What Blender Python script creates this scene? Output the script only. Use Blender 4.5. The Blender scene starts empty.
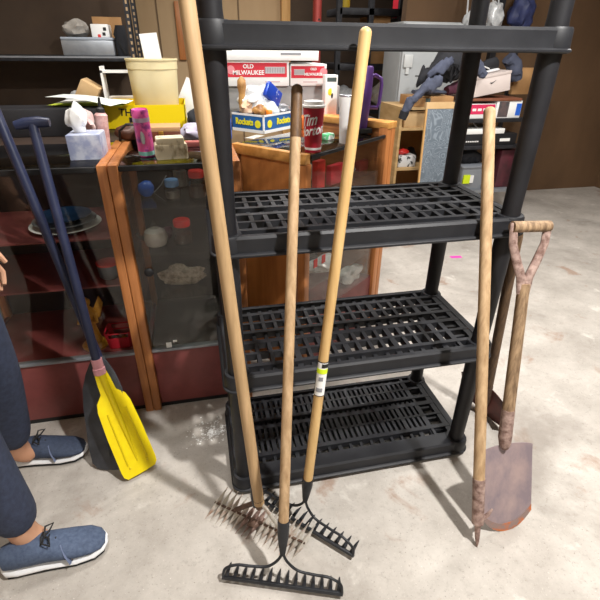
import bpy, bmesh, math, random
from mathutils import Vector as V, Matrix as M, noise as mnoise
random.seed(7)
PI=math.pi
C=bpy.context.scene.collection
sc=bpy.context.scene

# ------------------------------------------------------------------ camera
FOC=450.7
R_=V((0.9772,-0.2121,0.0095)); 
CP=V((-0.02091,-1.10298,1.41433)); pitch=0.50916; roll=0.01094; yaw=-0.22168
fw=V((-math.sin(yaw),math.cos(yaw),0)); rt=V((math.cos(yaw),math.sin(yaw),0)); upv=V((0,0,1))
CF=fw*math.cos(pitch)-upv*math.sin(pitch); U=upv*math.cos(pitch)+fw*math.sin(pitch)
CR=rt*math.cos(roll)+U*math.sin(roll); CU=-rt*math.sin(roll)+U*math.cos(roll)
def ray(u,v): return CR*((u-300)/FOC)-CU*((v-300)/FOC)+CF
def AZ(u,v,z): q=ray(u,v); return CP+q*((z-CP.z)/q.z)
def AY(u,v,y): q=ray(u,v); return CP+q*((y-CP.y)/q.y)
cam=bpy.data.objects.new('camera',bpy.data.cameras.new('camera')); C.objects.link(cam)
cam.data.sensor_width=36; cam.data.lens=FOC/600*36; cam.data.clip_start=.02
mw=M((CR,CU,-CF)).transposed().to_4x4(); mw.translation=CP; cam.matrix_world=mw
sc.camera=cam

# ------------------------------------------------------------------ materials
def lin(c):
    if isinstance(c,str):
        c=[int(c[i:i+2],16)/255 for i in (0,2,4)]
    return tuple((x/12.92 if x<=.04045 else ((x+.055)/1.055)**2.4) for x in c)+(1,)
MATS={}
def mat(name,col,rough=.55,metal=0,var=None,scale=8,stretch=(1,1,1),bump=0,lo=.35,hi=.65,detail=5,spec=.5,speck=None,alpha=None):
    if name in MATS: return MATS[name]
    m=bpy.data.materials.new(name); m.use_nodes=True; nt=m.node_tree; N=nt.nodes; b=N['Principled BSDF']
    b.inputs['Roughness'].default_value=rough; b.inputs['Metallic'].default_value=metal
    b.inputs['Specular IOR Level'].default_value=spec
    b.inputs['Base Color'].default_value=lin(col)
    if alpha: b.inputs['Alpha'].default_value=alpha
    tc=N.new('ShaderNodeTexCoord'); mp=N.new('ShaderNodeMapping'); nt.links.new(tc.outputs['Object'],mp.inputs[0]); mp.inputs['Scale'].default_value=stretch
    n=N.new('ShaderNodeTexNoise'); n.inputs['Scale'].default_value=scale; n.inputs['Detail'].default_value=detail; n.inputs['Roughness'].default_value=.6
    nt.links.new(mp.outputs[0],n.inputs['Vector'])
    if var:
        r=N.new('ShaderNodeValToRGB'); r.color_ramp.elements[0].position=lo; r.color_ramp.elements[1].position=hi
        r.color_ramp.elements[0].color=lin(col); r.color_ramp.elements[1].color=lin(var)
        nt.links.new(n.outputs['Fac'],r.inputs[0]); out=r.outputs[0]
        if speck:
            n2=N.new('ShaderNodeTexNoise'); n2.inputs['Scale'].default_value=speck[1]; n2.inputs['Detail'].default_value=3
            nt.links.new(mp.outputs[0],n2.inputs['Vector'])
            r2=N.new('ShaderNodeValToRGB'); r2.color_ramp.elements[0].position=speck[2]; r2.color_ramp.elements[1].position=speck[2]+.06
            r2.color_ramp.elements[0].color=(0,0,0,1); r2.color_ramp.elements[1].color=(1,1,1,1)
            nt.links.new(n2.outputs['Fac'],r2.inputs[0])
            mx=N.new('ShaderNodeMixRGB'); mx.inputs[2].default_value=lin(speck[0]); nt.links.new(out,mx.inputs[1]); nt.links.new(r2.outputs[0],mx.inputs[0]); out=mx.outputs[0]
        nt.links.new(out,b.inputs['Base Color'])
    if bump:
        bp=N.new('ShaderNodeBump'); bp.inputs['Strength'].default_value=bump; bp.inputs['Distance'].default_value=.004
        nt.links.new(n.outputs['Fac'],bp.inputs['Height']); nt.links.new(bp.outputs[0],b.inputs['Normal'])
    MATS[name]=m; return m
def glass(name,tint='f8f7f5',k=1.0,f0=.024):
    if name in MATS: return MATS[name]
    m=bpy.data.materials.new(name); m.use_nodes=True; nt=m.node_tree; N=nt.nodes
    N.remove(N['Principled BSDF']); o=N['Material Output']
    t=N.new('ShaderNodeBsdfTransparent'); t.inputs[0].default_value=lin(tint)
    g=N.new('ShaderNodeBsdfGlossy'); g.inputs['Roughness'].default_value=.03; g.inputs[0].default_value=(k,k,k,1)
    lw=N.new('ShaderNodeLayerWeight'); lw.inputs[0].default_value=.5
    p5=N.new('ShaderNodeMath'); p5.operation='POWER'; p5.inputs[1].default_value=5; nt.links.new(lw.outputs['Facing'],p5.inputs[0])
    fr=N.new('ShaderNodeMath'); fr.operation='MULTIPLY_ADD'; fr.inputs[1].default_value=1-f0; fr.inputs[2].default_value=f0; nt.links.new(p5.outputs[0],fr.inputs[0])
    mx=N.new('ShaderNodeMixShader'); nt.links.new(fr.outputs[0],mx.inputs[0]); nt.links.new(t.outputs[0],mx.inputs[1]); nt.links.new(g.outputs[0],mx.inputs[2]); nt.links.new(mx.outputs[0],o.inputs[0])
    MATS[name]=m; return m
def emit(name,col,s):
    m=bpy.data.materials.new(name); m.use_nodes=True; b=m.node_tree.nodes['Principled BSDF']
    b.inputs['Emission Color'].default_value=lin(col); b.inputs['Emission Strength'].default_value=s; return m

ASH=mat('ash_wood','c8a67c',.58,0,'9d8058',6,(9,9,.35),.15,.3,.75)
ASHP=mat('pale_ash_wood','d8b67c',.48,0,'c09860',6,(9,9,.3),.1,.3,.75)
ASHG=mat('weathered_ash_wood','c6a781',.62,0,'997a56',7,(9,9,.35),.2,.35,.7)
DARKTIP=mat('grimy_wood','4a3524',.5,0,'7a5a3a',8,(6,6,1),.2)
OLDW=mat('old_grey_wood','a88c6c',.7,0,'6d563f',9,(9,9,.5),.3)
OLDD=mat('old_dark_wood','6b5238',.7,0,'453222',9,(9,9,.6),.3)
BLKP=mat('black_plastic','1b1c20',.52,0,'242529',14,(1,1,1),.06,spec=.42)
BLKP2=mat('black_post_plastic','17171a',.5,0,'202024',10,(1,1,1),.05,spec=.4)
BLKM=mat('black_painted_steel','1f2023',.42,.3,'33353a',20,(1,1,1),.1)
BLK=mat('matte_black','141416',.6)
RUST=mat('rusty_iron','6f544b',.75,.1,'b39a90',45,(1,1,1),.5,.35,.65)
STEELR=mat('rust_stained_steel','cfc9bf',.45,.1,'b0876f',26,(1,1,1),.3,.5,.68)
RUSTD=mat('dark_rust','4c3a30',.8,.1,'6b5142',25,(1,1,1),.5)
BLADE=mat('weathered_blade_steel','8a7d84',.5,.25,'ab9694',16,(1,1,.5),.3,.35,.65)
ORUST=mat('orange_rust','8d7872',.7,.2,'c06a35',9,(1,1,1),.2,.40,.47)
REDSH=mat('red_brown_blade','6a322b',.6,.2,'45241f',12,(1,1,1),.3)
YEL=mat('yellow_plastic','f4dc00',.4,0,'e4c800',10,(1,1,1),.05)
YELD=mat('yellow_rib_plastic','dcc300',.45)
CHAR=mat('charcoal_plastic','2f3136',.55,0,'44474d',14,(1,1,1),.1)
NAVY=mat('navy_shaft','232a45',.4,0,'2c3350',14)
PINKT=mat('pink_tape','e6a8ae',.7,0,'d4939b',18,(1,1,1),.15)
OAK=mat('orange_oak','c07d48',.45,0,'a36433',6,(12,12,.6),.05,.3,.7)
OAKH=mat('orange_oak_horizontal','bd7d4a',.45,0,'a5683a',6,(1,1,10),.05,.3,.7)
OAKL=mat('light_oak_edge','d39a55',.45,0,'c28843',6,(6,6,6),.05)
PANEL=mat('brown_panel','bb783f',.5,0,'a66732',5,(7,7,.7),.03,.3,.7)
PLINTH=mat('red_brown_plinth','8a4846',.5,0,'7a3d3c',10,(1,1,1),.05)
CABIN=mat('cabinet_interior','332a28',.7,0,'3c3230',6)
GLASS=glass('cabinet_glass'); GTOP=glass('smoked_glass','b8bcba',1.0); GSH=glass('shelf_glass','f2f5f2')
CLEAR=glass('clear_jar','dcdcda',1.0,.06); 
PLASTICBAG=mat('clear_plastic_bag','dfe2e4',.25,0,'b8bcc0',25,(1,1,1),.6,spec=.8)
WHITE=mat('white_paper','eeeeec',.6); WHT2=mat('white_plastic','f1f1ef',.35)
CREAM=mat('cream_plastic','e2d5ab',.45,0,'dccd9f',6)
CARD=mat('cardboard','b98e5e',.75,0,'a97e50',8,(1,1,1),.05)
CARDL=mat('pale_cardboard','cfae80',.75,0,'c19f70',8)
YBOX=mat('yellow_carton','f6d800',.45)
REDC=mat('red_carton','d02a3c',.45); REDW=mat('red_plastic','d8302c',.4)
CUPR=mat('red_cup_paper','b51f35',.4)
BLUEB=mat('blue_carton','1f5797',.45,0,'2a68a8',10)
BLUEP=mat('blue_plastic','2d63c8',.35); BLUEL=mat('pale_blue_plastic','6f9fd8',.4)
LOGOY=mat('yellow_print','e9df2c',.5); BLACKINK=mat('black_ink','181818',.6)
PURP=mat('purple_enamel','5d3b82',.35,.1); PURD=mat('dark_purple_enamel','3b2455',.4)
PINKC=mat('pink_can_print','dd5aa0',.35,.1,'8d3a86',32,(1,1,1),0,.5,.6); MINT=mat('mint_print','7fc4b8',.35); SILV=mat('silver_metal','b8bcc2',.3,.9)
ORANGE=mat('orange_plastic','e8702a',.45)
GOLD=mat('gold_paint','d09a35',.4,.15,'a87420',20,(1,1,1),.2)
GREYB=mat('blue_grey_board','66717d',.55,0,'75818d',7,(1,1,1),.05)
CHALK=mat('white_scribble','bcc6ce',.7)
FRIDGE=mat('grey_white_enamel','b4b8ba',.4,0,'a8acae',3)
FAB=mat('blue_grey_cloth','50566a',.85,0,'3c4152',12,(1,1,1),.4); FABD=mat('black_cloth','1c1d22',.85,0,'26272d',14,(1,1,1),.4)
WINE=mat('wine_cloth','4a2233',.85,0,'5c2d40',10,(1,1,1),.3)
JEAN=mat('dark_denim','2a3144',.85,0,'343c52',60,(1,1,1),.3)
SKIN=mat('skin','c99a7c',.55,0,'bd8b6d',10); HAIR=mat('brown_hair','3a2a1e',.7,0,'4a3626',30,(1,1,.3),.4)
SHIRT=mat('grey_shirt','5c6168',.85,0,'6a6f76',30,(1,1,1),.2)
SHOE=mat('blue_knit_shoe','414e66',.8,0,'515f78',90,(1,1,1),.4); SHOED=mat('navy_knit_shoe','303a4e',.8,0,'3b465c',90,(1,1,1),.4); SOLE=mat('white_foam_sole','e9eaec',.6); SOLEB=mat('black_rubber','1c1c1e',.7)
WALLT=mat('tan_wallboard','b79c78',.75,0,'a98d69',2.2,(1,1,.4),.05)
WALLB=mat('brown_wall','6b5138',.8,0,'5b442e',2,(1,1,.5),.05)
WALLD=mat('dark_brown_wall','4a3a2c',.85,0,'3a2d22',2)
STUD=mat('pine_stud','cfa468',.65,0,'b98a4e',5,(8,8,.5),.05)
REDP=mat('red_painted_steel','a8433c',.5,.2,'8f3530',12)
DSTEEL=mat('dark_steel','2a2b2f',.5,.5,'3a3b40',20)
GREYS=mat('grey_steel','8d9299',.4,.5,'a1a6ad',10)
STONE=mat('cream_stone','e3d6b8',.75,0,'94815f',28,(1,1,.6),.5,.5,.66)
LEATH=mat('brown_leather','54301f',.5,0,'432517',14,(1,1,1),.2)
MAHOG=mat('mahogany','7a3a1e',.4,0,'63301a',6,(.6,6,6)); BRASS=mat('brass','c9a24a',.3,.9)
LAV=mat('lavender_cloth','b9b4c6',.8,0,'9d97ad',14,(1,1,1),.3)
TISS=mat('tissue_box_print','b7bccb',.5,0,'8f97b5',28,(1,1,1),0,.4,.6)
TOTE=mat('grey_tote_plastic','868b93',.4); NEON=mat('neon_yellow_label','d5ec20',.5); GREEN=mat('green_print','3fae62',.5)
PINKF=mat('hot_pink_tape','f04fb8',.5)

def scribble_mat():
    m=bpy.data.materials.new('scribbled_board'); m.use_nodes=True; nt=m.node_tree; N=nt.nodes; L=nt.links; b=N['Principled BSDF']
    tc=N.new('ShaderNodeTexCoord'); n=N.new('ShaderNodeTexNoise'); n.inputs['Scale'].default_value=7; n.inputs['Detail'].default_value=1.2; n.inputs['Distortion'].default_value=1.6
    L.new(tc.outputs['Object'],n.inputs['Vector'])
    r=N.new('ShaderNodeValToRGB'); e=r.color_ramp.elements; base=lin('5c6670'); lt=lin('808b95')
    e[0].position=0; e[0].color=base; e[1].position=1; e[1].color=base
    for p in (.30,.38,.45,.52,.59,.66):
        for d,c in ((-.018,base),(0,lt),(.018,base)):
            x=e.new(p+d); x.color=c
    L.new(n.outputs['Fac'],r.inputs[0]); L.new(r.outputs[0],b.inputs['Base Color']); b.inputs['Roughness'].default_value=.5
    return m
def concrete():
    m=bpy.data.materials.new('concrete_floor'); m.use_nodes=True; nt=m.node_tree; N=nt.nodes; L=nt.links; b=N['Principled BSDF']
    tc=N.new('ShaderNodeTexCoord')
    def noi(s,d=6,r=.6,dist=0):
        n=N.new('ShaderNodeTexNoise'); n.inputs['Scale'].default_value=s; n.inputs['Detail'].default_value=d; n.inputs['Roughness'].default_value=r; n.inputs['Distortion'].default_value=dist
        L.new(tc.outputs['Object'],n.inputs['Vector']); return n.outputs['Fac']
    def ramp(f,a,ca,b_,cb):
        r=N.new('ShaderNodeValToRGB'); r.color_ramp.elements[0].position=a; r.color_ramp.elements[0].color=ca; r.color_ramp.elements[1].position=b_; r.color_ramp.elements[1].color=cb
        L.new(f,r.inputs[0]); return r.outputs[0]
    def mix(f,a,c):
        x=N.new('ShaderNodeMixRGB'); L.new(f,x.inputs[0]); L.new(a,x.inputs[1]); x.inputs[2].default_value=c; return x.outputs[0]
    W0=(0,0,0,1); W1=(1,1,1,1)
    col=ramp(noi(2.4,10,.7),.33,lin('a19a92'),.66,lin('c6c0b8'))
    col=mix(ramp(noi(30,6,.75),.54,W0,.68,(.5,.5,.5,1)),col,lin('979088'))
    col=mix(ramp(noi(120,3,.7),.62,W0,.70,(.7,.7,.7,1)),col,lin('7d756c'))
    col=mix(ramp(noi(180,2,.6,.4),.66,W0,.72,(.6,.6,.6,1)),col,lin('dbd6ce'))
    col=mix(ramp(noi(4.6,6,.6,.5),.61,W0,.70,(.6,.6,.6,1)),col,lin('96735c'))
    col=mix(ramp(noi(7,5,.6,.3),.62,W0,.72,(.6,.6,.6,1)),col,lin('dcd8d0'))
    col=mix(ramp(noi(1.3,7,.6,.8),.55,W0,.70,(.65,.65,.65,1)),col,lin('847c74'))
    L.new(col,b.inputs['Base Color']); b.inputs['Roughness'].default_value=.75; b.inputs['Specular IOR Level'].default_value=.3
    bp=N.new('ShaderNodeBump'); bp.inputs['Strength'].default_value=.25; bp.inputs['Distance'].default_value=.003
    L.new(noi(60,6,.7),bp.inputs['Height']); L.new(bp.outputs[0],b.inputs['Normal'])
    return m

# ------------------------------------------------------------------ mesh builder
class MB:
    def __init__(s): s.b=bmesh.new()
    def quadstrip(s,loops,close_u=True,cap=(True,True)):
        b=s.b; vs=[[b.verts.new(p) for p in lp] for lp in loops]; n=len(loops[0])
        for i in range(len(vs)-1):
            for j in range(n if close_u else n-1):
                k=(j+1)%n
                try: b.faces.new((vs[i][j],vs[i][k],vs[i+1][k],vs[i+1][j]))
                except ValueError: pass
        if cap[0]: b.faces.new(list(reversed(vs[0])))
        if cap[1]: b.faces.new(vs[-1])
        return s
    def box(s,x0,y0,z0,x1,y1,z1,m=None,bev=0):
        t=bmesh.new(); bmesh.ops.create_cube(t,size=1)
        for v in t.verts: v.co=V(((x0+x1)/2+v.co.x*(x1-x0),(y0+y1)/2+v.co.y*(y1-y0),(z0+z1)/2+v.co.z*(z1-z0)))
        if bev: bmesh.ops.bevel(t,geom=t.edges[:],offset=bev,segments=2,affect='EDGES',profile=.5)
        if m is not None: t.transform(m)
        return s.add(t)
    def add(s,t):
        me=bpy.data.meshes.new('t'); t.to_mesh(me); t.free(); s.b.from_mesh(me); bpy.data.meshes.remove(me); return s
    def tube(s,pts,r,n=12,cap=True,flat=None):
        pts=[V(p) for p in pts]; rs=r if isinstance(r,(list,tuple)) else [r]*len(pts)
        loops=[]; ref=None
        for i,p in enumerate(pts):
            d=(pts[min(i+1,len(pts)-1)]-pts[max(i-1,0)]).normalized()
            if ref is None: ref=V((0,0,1)) if abs(d.z)<.9 else V((1,0,0))
            a=(ref-d*ref.dot(d)).normalized(); bb=d.cross(a); ref=a
            k=(1,1) if flat is None else flat
            loops.append([p+a*(rs[i]*k[0]*math.cos(2*PI*j/n))+bb*(rs[i]*k[1]*math.sin(2*PI*j/n)) for j in range(n)])
        return s.quadstrip(loops,True,(cap,cap))
    def rod(s,a,b,r0,r1=None,n=14,round_end=0):
        a=V(a);b=V(b); r1=r0 if r1 is None else r1
        pts=[a.lerp(b,t) for t in (0,.25,.5,.75,1)]; rs=[r0+(r1-r0)*t for t in (0,.25,.5,.75,1)]
        if round_end:
            d=(b-a).normalized()
            for k in range(1,6):
                th=k/5*PI/2; pts.append(b+d*(r1*math.sin(th)*.9)); rs.append(max(r1*math.cos(th),.0005))
        return s.tube(pts,rs,n)
    def lathe(s,c,prof,n=24,axis=None,sx=1,sy=1):
        c=V(c); Q=M.Identity(3)
        if axis is not None: Q=V((0,0,1)).rotation_difference(V(axis).normalized()).to_matrix()
        loops=[[c+Q@V((r*sx*math.cos(2*PI*j/n),r*sy*math.sin(2*PI*j/n),z)) for j in range(n)] for r,z in [(max(r,.0004),z) for r,z in prof]]
        return s.quadstrip(loops)
    def prism(s,poly,d):
        d=V(d); return s.quadstrip([[V(p) for p in poly],[V(p)+d for p in poly]])
    def paint(s,f0,i):
        s.b.faces.ensure_lookup_table()
        for f in s.b.faces[f0:]: f.material_index=i
    def ball(s,c,r,sub=2,jit=0,sc_=(1,1,1),seed=0,m=None):
        t=bmesh.new(); bmesh.ops.create_icosphere(t,subdivisions=sub,radius=1)
        for v in t.verts:
            k=1+jit*mnoise.noise(v.co*1.7+V((seed*3.1,seed*1.7,seed)))
            v.co=V((v.co.x*sc_[0]*r*k,v.co.y*sc_[1]*r*k,v.co.z*sc_[2]*r*k))
        if m is not None: t.transform(m)
        t.transform(M.Translation(V(c))); return s.add(t)
    def text(s,txt,size,mx,ext=.0006,align='CENTER',shear=0,sx=1,bold=0,fn=None):
        cu=bpy.data.curves.new('t','FONT'); cu.body=txt; cu.size=size; cu.extrude=ext; cu.align_x=align; cu.align_y='CENTER'; cu.shear=shear; cu.offset=bold; cu.resolution_u=3; cu.space_line=.8
        o=bpy.data.objects.new('t',cu); C.objects.link(o); dg=bpy.context.evaluated_depsgraph_get()
        me=bpy.data.meshes.new_from_object(o.evaluated_get(dg)); bpy.data.objects.remove(o); bpy.data.curves.remove(cu)
        t=bmesh.new(); t.from_mesh(me); bpy.data.meshes.remove(me)
        for v in t.verts: v.co.x*=sx
        if fn:
            bmesh.ops.subdivide_edges(t,edges=[e for e in t.edges if e.calc_length()>.01],cuts=1)
            for v in t.verts: v.co=fn(v.co)
        else: t.transform(mx)
        return s.add(t)
def frame(o,x,y,z=None):
    x=V(x).normalized(); y=V(y); y=(y-x*y.dot(x)).normalized(); zz=x.cross(y)
    m=M((x,y,zz)).transposed().to_4x4(); m.translation=V(o); return m
def front(o): # text facing -y
    return frame(o,(1,0,0),(0,0,1))

def _mesh(name,mb,m,origin,smooth):
    bm=mb.b; bmesh.ops.recalc_face_normals(bm,faces=bm.faces[:])
    for v in bm.verts: v.co-=origin
    me=bpy.data.meshes.new(name); bm.to_mesh(me); bm.free()
    for p in me.polygons: p.use_smooth=smooth
    for mm in (m if isinstance(m,list) else [m]): me.materials.append(mm)
    o=bpy.data.objects.new(name,me); C.objects.link(o)
    if smooth:
        try: me.set_sharp_from_angle(angle=math.radians(40))
        except Exception: pass
    return o
def T(name,label,cat,loc,group=None):
    o=bpy.data.objects.new(name,None); C.objects.link(o); o.location=V(loc); o.empty_display_size=.05
    o['label']=label; o['category']=cat
    if group: o['group']=group
    return o
def root_loc(o):
    while o.parent: o=o.parent
    return o.location.copy()
def P(name,mb,m,parent,label=None,smooth=True,kind=None):
    o=_mesh(name,mb,m,root_loc(parent),smooth); o.parent=parent
    if label: o['label']=label
    if kind: o['kind']=kind
    return o
def S(name,mb,m,label,cat,group=None,smooth=True,kind=None):
    xs=[v.co.copy() for v in mb.b.verts]
    c=V(((min(v.x for v in xs)+max(v.x for v in xs))/2,(min(v.y for v in xs)+max(v.y for v in xs))/2,min(v.z for v in xs)))
    o=_mesh(name,mb,m,c,smooth); o.location=c
    o['label']=label; o['category']=cat
    if group: o['group']=group
    if kind: o['kind']=kind
    return o
def ST(name,mb,m,parent=None,smooth=False):
    o=_mesh(name,mb,m,V((0,0,0)) ,smooth); o['kind']='structure'
    if parent: o.parent=parent
    return o
def rz(a,o=(0,0,0)): return M.Translation(V(o))@M.Rotation(a,4,'Z')

# ------------------------------------------------------------------ setting
XL,XR,YF,YB,ZC=-2.7,4.6,-4.2,3.4,2.75
ST('floor',MB().box(XL,YF,-.1,XR,6.2,0),concrete())
ST('ceiling',MB().box(XL,YF,ZC,XR,6.2,ZC+.1),mat('ceiling_board','d9d5cc',.8))
ST('wall_left',MB().box(XL-.1,YF,0,XL,6.2,ZC),WALLT)
ST('wall_right',MB().box(XR,YF,0,XR+.1,6.2,ZC),WALLB)
ST('wall_front',MB().box(XL,YF-.1,0,XR,YF,ZC),mat('pale_wall','cfcac0',.8))
bl=AY(284,10,YB).x; br=AY(340,10,YB+.0).x
ST('wall_back',MB().box(XL,YB,0,bl,YB+.1,ZC),WALLT)
w=ST('wall_back_right',MB().box(1.95,YB,0,XR,YB+.1,ZC),WALLB)
ST('wall_far',MB().box(XL,5.6,0,XR,5.7,ZC),WALLD)
# panel joints on the back wall and pine stud beside the opening
for k,u in enumerate((156,238)):
    x=AY(u,5,YB).x
    ST('trim_%d'%(k+1),MB().box(x-.006,YB-.006,0,x+.006,YB,ZC),mat('joint_strip','6f5a42',.8))
ST('trim_3',MB().box(bl-.03,YB-.05,0,bl+.045,YB+.1,ZC),STUD)

# ceiling lamps, plus further ones added as fill
q=AY(181,30,YB); S('wooden_strip',MB().box(q.x-.035,YB-.03,q.z-.22,q.x+.03,YB-.0002,q.z+.2,bev=.004),OAK,'short brown wooden strip fixed upright on the tan wall behind the bucket','strip')
def lamp(x,y,e,size=.35,label='',tilt=None,sy=.25):
    t=T('ceiling_lamp',label,'lamp',(x,y,ZC-.12),'white ceiling lamps of the garage')
    P('housing',MB().box(x-size*.7,y-.12,ZC-.06,x+size*.7,y+.12,ZC-.0,bev=.01),WHT2,t)
    P('diffuser',MB().box(x-size*.6,y-.08,ZC-.085,x+size*.6,y+.08,ZC-.06,bev=.01),DIFF,t)
    l=bpy.data.lights.new('lamp_light','AREA'); l.shape='RECTANGLE'; l.size=size; l.size_y=sy; l.energy=e; l.color=(1,.975,.94)
    o=bpy.data.objects.new('lamp_light',l); C.objects.link(o); o.parent=t; o.location=(0,0,.02)
DIFF=emit('lamp_diffuser','fff4e4',3)
lamp(1.0,-.95,105,.09,'white ceiling lamp nearest the tool handles, in front of the shelving',sy=.09)
lamp(-.45,.78,24,.3,'white ceiling lamp over the glass display cabinets')
lamp(2.4,1.2,48,.5,'white ceiling lamp over the open floor at right')
lamp(-1.2,-2.0,16,.6,'added white fill lamp on the ceiling behind the camera at left')  # unseen lamp added for general fill from behind the camera
lamp(.75,1.32,34,.4,'added white fill lamp over the turned cabinet, brightening its inside')  # unseen lamp added to shine through the glass top onto the contents
lamp(1.2,4.4,22,.4,'added white fill lamp brightening the dark space behind the wall opening')  # unseen lamp added to lift the far wall out of black
w=bpy.data.worlds.new('world'); sc.world=w; w.use_nodes=True
w.node_tree.nodes['Background'].inputs[0].default_value=(.8,.88,1,1); w.node_tree.nodes['Background'].inputs[1].default_value=.07

# ------------------------------------------------------------------ shelving unit
W,D=.914,.435
TZ=[.0721,.5292,.9856,1.4649]; TH=.055
def rrect(x0,y0,x1,y1,r,z,n=5):
    o=[]
    for cx,cy,a0 in ((x1-r,y1-r,0),(x0+r,y1-r,90),(x0+r,y0+r,180),(x1-r,y0+r,270)):
        for k in range(n+1):
            a=math.radians(a0+90*k/n); o.append(V((cx+r*math.cos(a),cy+r*math.sin(a),z)))
    return o
shelf=T('shelving_unit','black plastic shelving unit with empty slotted shelves behind the rakes','shelf',(W/2,D/2,0))
def tray(zt,slots):
    mb=MB(); zb=zt-TH
    prof=[(.009,0),(.012,.003),(.012,.007),(.009,.010),(.001,.011),(0,.018),(0,.048),(-.006,.055)]
    loops=[rrect(-o,-o,W+o,D+o,.045,zb+h) for o,h in prof]
    bx=.030; by=.014 if not slots else .05
    loops.append(rrect(bx,by,W-bx,D-.008,.02,zt)); loops.append(rrect(bx,by,W-bx,D-.008,.02,zt-.02))
    loops.append(rrect(.004,.004,W-.004,D-.004,.04,zt-.022)); loops.append(rrect(.004,.004,W-.004,D-.004,.04,zb))
    mb.quadstrip(loops+[loops[0]],True,(False,False))
    # slotted deck
    gx0,gx1=.072,.80
    if slots: rows=[(.062,.094),(.112,.168),(.178,.232),(.252,.276),(.293,.335),(.345,.385),(.398,.417)]; nc=32; bw=.011
    else: rows=[(.022,.050),(.066,.116),(.128,.178),(.198,.243),(.260,.303),(.315,.362),(.380,.412)]; nc=17; bw=.013
    deep={0,3,6}
    edges=[by-.005]+[e for r in rows for e in r]+[D-.006]
    for k in range(0,len(edges),2):                      # long bars between the rows
        z1=zt-.001
        mb.box(bx-.004,edges[k],zt-.026,W-bx+.004,edges[k+1],z1)
    mb.box(bx-.004,by,zt-.022,gx0,D-.01,zt-.0015); 
    p=(gx1-gx0)/nc
    for ri,(a,b) in enumerate(rows):
        n2=nc//2+1 if (slots and ri in (0,6)) else nc
        p2=(gx1-gx0)/n2
        for c in range(1,n2+1):
            x=gx0+c*p2
            wide=bw if c%4 else bw*1.5
            dz=.012 if ri in deep else .002
            mb.box(x-wide/2,a-.001,zt-.030,x+wide/2,b+.001,zt-dz)
    # end groove at the right of the deck
    mb.box(gx1,by,zt-.026,gx1+.012,D-.01,zt-.0025); mb.box(.862,by,zt-.022,W-bx+.003,D-.01,zt-.0025)
    for k in range(1,6): y=.03+k*.065; mb.box(gx1,y-.006,zt-.03,.866,y+.006,zt-.012)
    for x in (.035,W-.035):
        for y in (.035,D-.035):
            mb.lathe((x,y,0),[(.041,zb-.001),(.043,zb+.006),(.041,zt-.004),(.038,zt+.0015),(.03,zt+.0015)],20)
    return mb
for i,z in enumerate(TZ): P('shelf_tray',tray(z,i==0),BLKP,shelf)
for x in (.035,W-.035):
    for y in (.035,D-.035):
        mb=MB(); prof=[(.0285,.001)]
        zs=[0]+TZ+[1.93]
        for a,b in zip(zs[:-1],zs[1:]):
            prof+=[(.0265,a+.02),(.0285,b-.20),(.0292,b-.19),(.0292,b-.01)]
        prof=[(.0285,.0)]+[(r,z) for r,z in prof[1:] if z>.02]+[(.029,1.94),(.022,1.945)]
        prof.sort(key=lambda q:q[1])
        P('post',mb.lathe((x,y,0),prof,20),BLKP2,shelf)

# ------------------------------------------------------------------ bow rakes
def bow_rake(l,r,top,label,hmat,tip_mat,zb=.022,ferr=.10,rb=.0165,rt_=.0135,r_off=.0,ntine=14,neck=.115):
    L=AZ(l[0],l[1],zb); Rr=AZ(r[0],r[1],zb); c=(L+Rr)/2; half=(Rr-L).length/2
    X=(Rr-L).normalized(); Z=(top-c); Z=(Z-X*Z.dot(X)*0); Zn=Z.normalized()
    Y=Zn.cross(X).normalized(); Y=-Y if Y.y<0 else Y
    Zp=(Zn-X*Zn.dot(X)).normalized()
    t=T('bow_rake',label,'rake',(c.x,c.y,0),'garden rakes')
    n0=c+Zn*neck; f1=c+Zn*(neck+ferr)
    h=P('handle',MB().rod(c+Zn*(neck+ferr*.55),top,rb*.92,rt_,16,round_end=1),hmat,t)
    if tip_mat: P('worn_tip',MB().rod(top-Zn*.11,top+Zn*.001,rt_+.0006,rt_+.0006,16,round_end=1),tip_mat,h,'dark grimy upper end')
    P('ferrule',MB().tube([n0-Zn*.012,n0+Zn*.012,n0+Zn*.055,f1],[.0075,.0115,.0172,.0180],16),BLKM,t)
    P('head_bar',MB().box(-half,-.005,-.0055,half,.005,.0055,frame(c,X,Y),.002),BLKM,t)
    tl=zb/max(.18,-(-Y.z)) if False else .062
    for k in range(ntine):
        x=-half+.012+(2*half-.024)*k/(ntine-1)
        b0=c+X*x
        tipd=Y*tl; tipd.z=max(tipd.z,-(b0.z-.0025)); 
        m0=b0+tipd*.55+Zp*.004
        P('tine',MB().tube([b0,m0,b0+tipd],[.0092,.0066,.0018],8,flat=(.8,.8)),BLKM,t)
    for s in (-1,1):
        pts=[]
        e=c+X*(s*half*.985)
        ctrl=[n0,c+Zn*(neck*.74)+X*(s*.012),c+Zp*(neck*.50)+X*(s*.045),c+Zp*(neck*.44)+X*(s*half*.52),c+Zp*(neck*.42)+X*(s*half*.76),c+Zp*(neck*.26)+X*(s*half*.95),e]
        for i in range(len(ctrl)-1):
            p0=ctrl[max(i-1,0)];p1=ctrl[i];p2=ctrl[i+1];p3=ctrl[min(i+2,len(ctrl)-1)]
            for q in range(6):
                u=q/6; pts.append(.5*((2*p1)+(p2-p0)*u+(2*p0-5*p1+4*p2-p3)*u*u+(3*p1-p0-3*p2+p3)*u**3))
        pts.append(ctrl[-1])
        P('bow',MB().tube(pts,.0043,10),BLKM,t)
    return t,c,Zn
topC=AY(297,90,.075)
tC,cC,zC=bow_rake((222,577),(343,594),topC,'bow rake in front with a dark grimy handle end, its head nearest the camera',ASHG,DARKTIP)
topR=AY(365.5,33,-.032)
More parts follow.
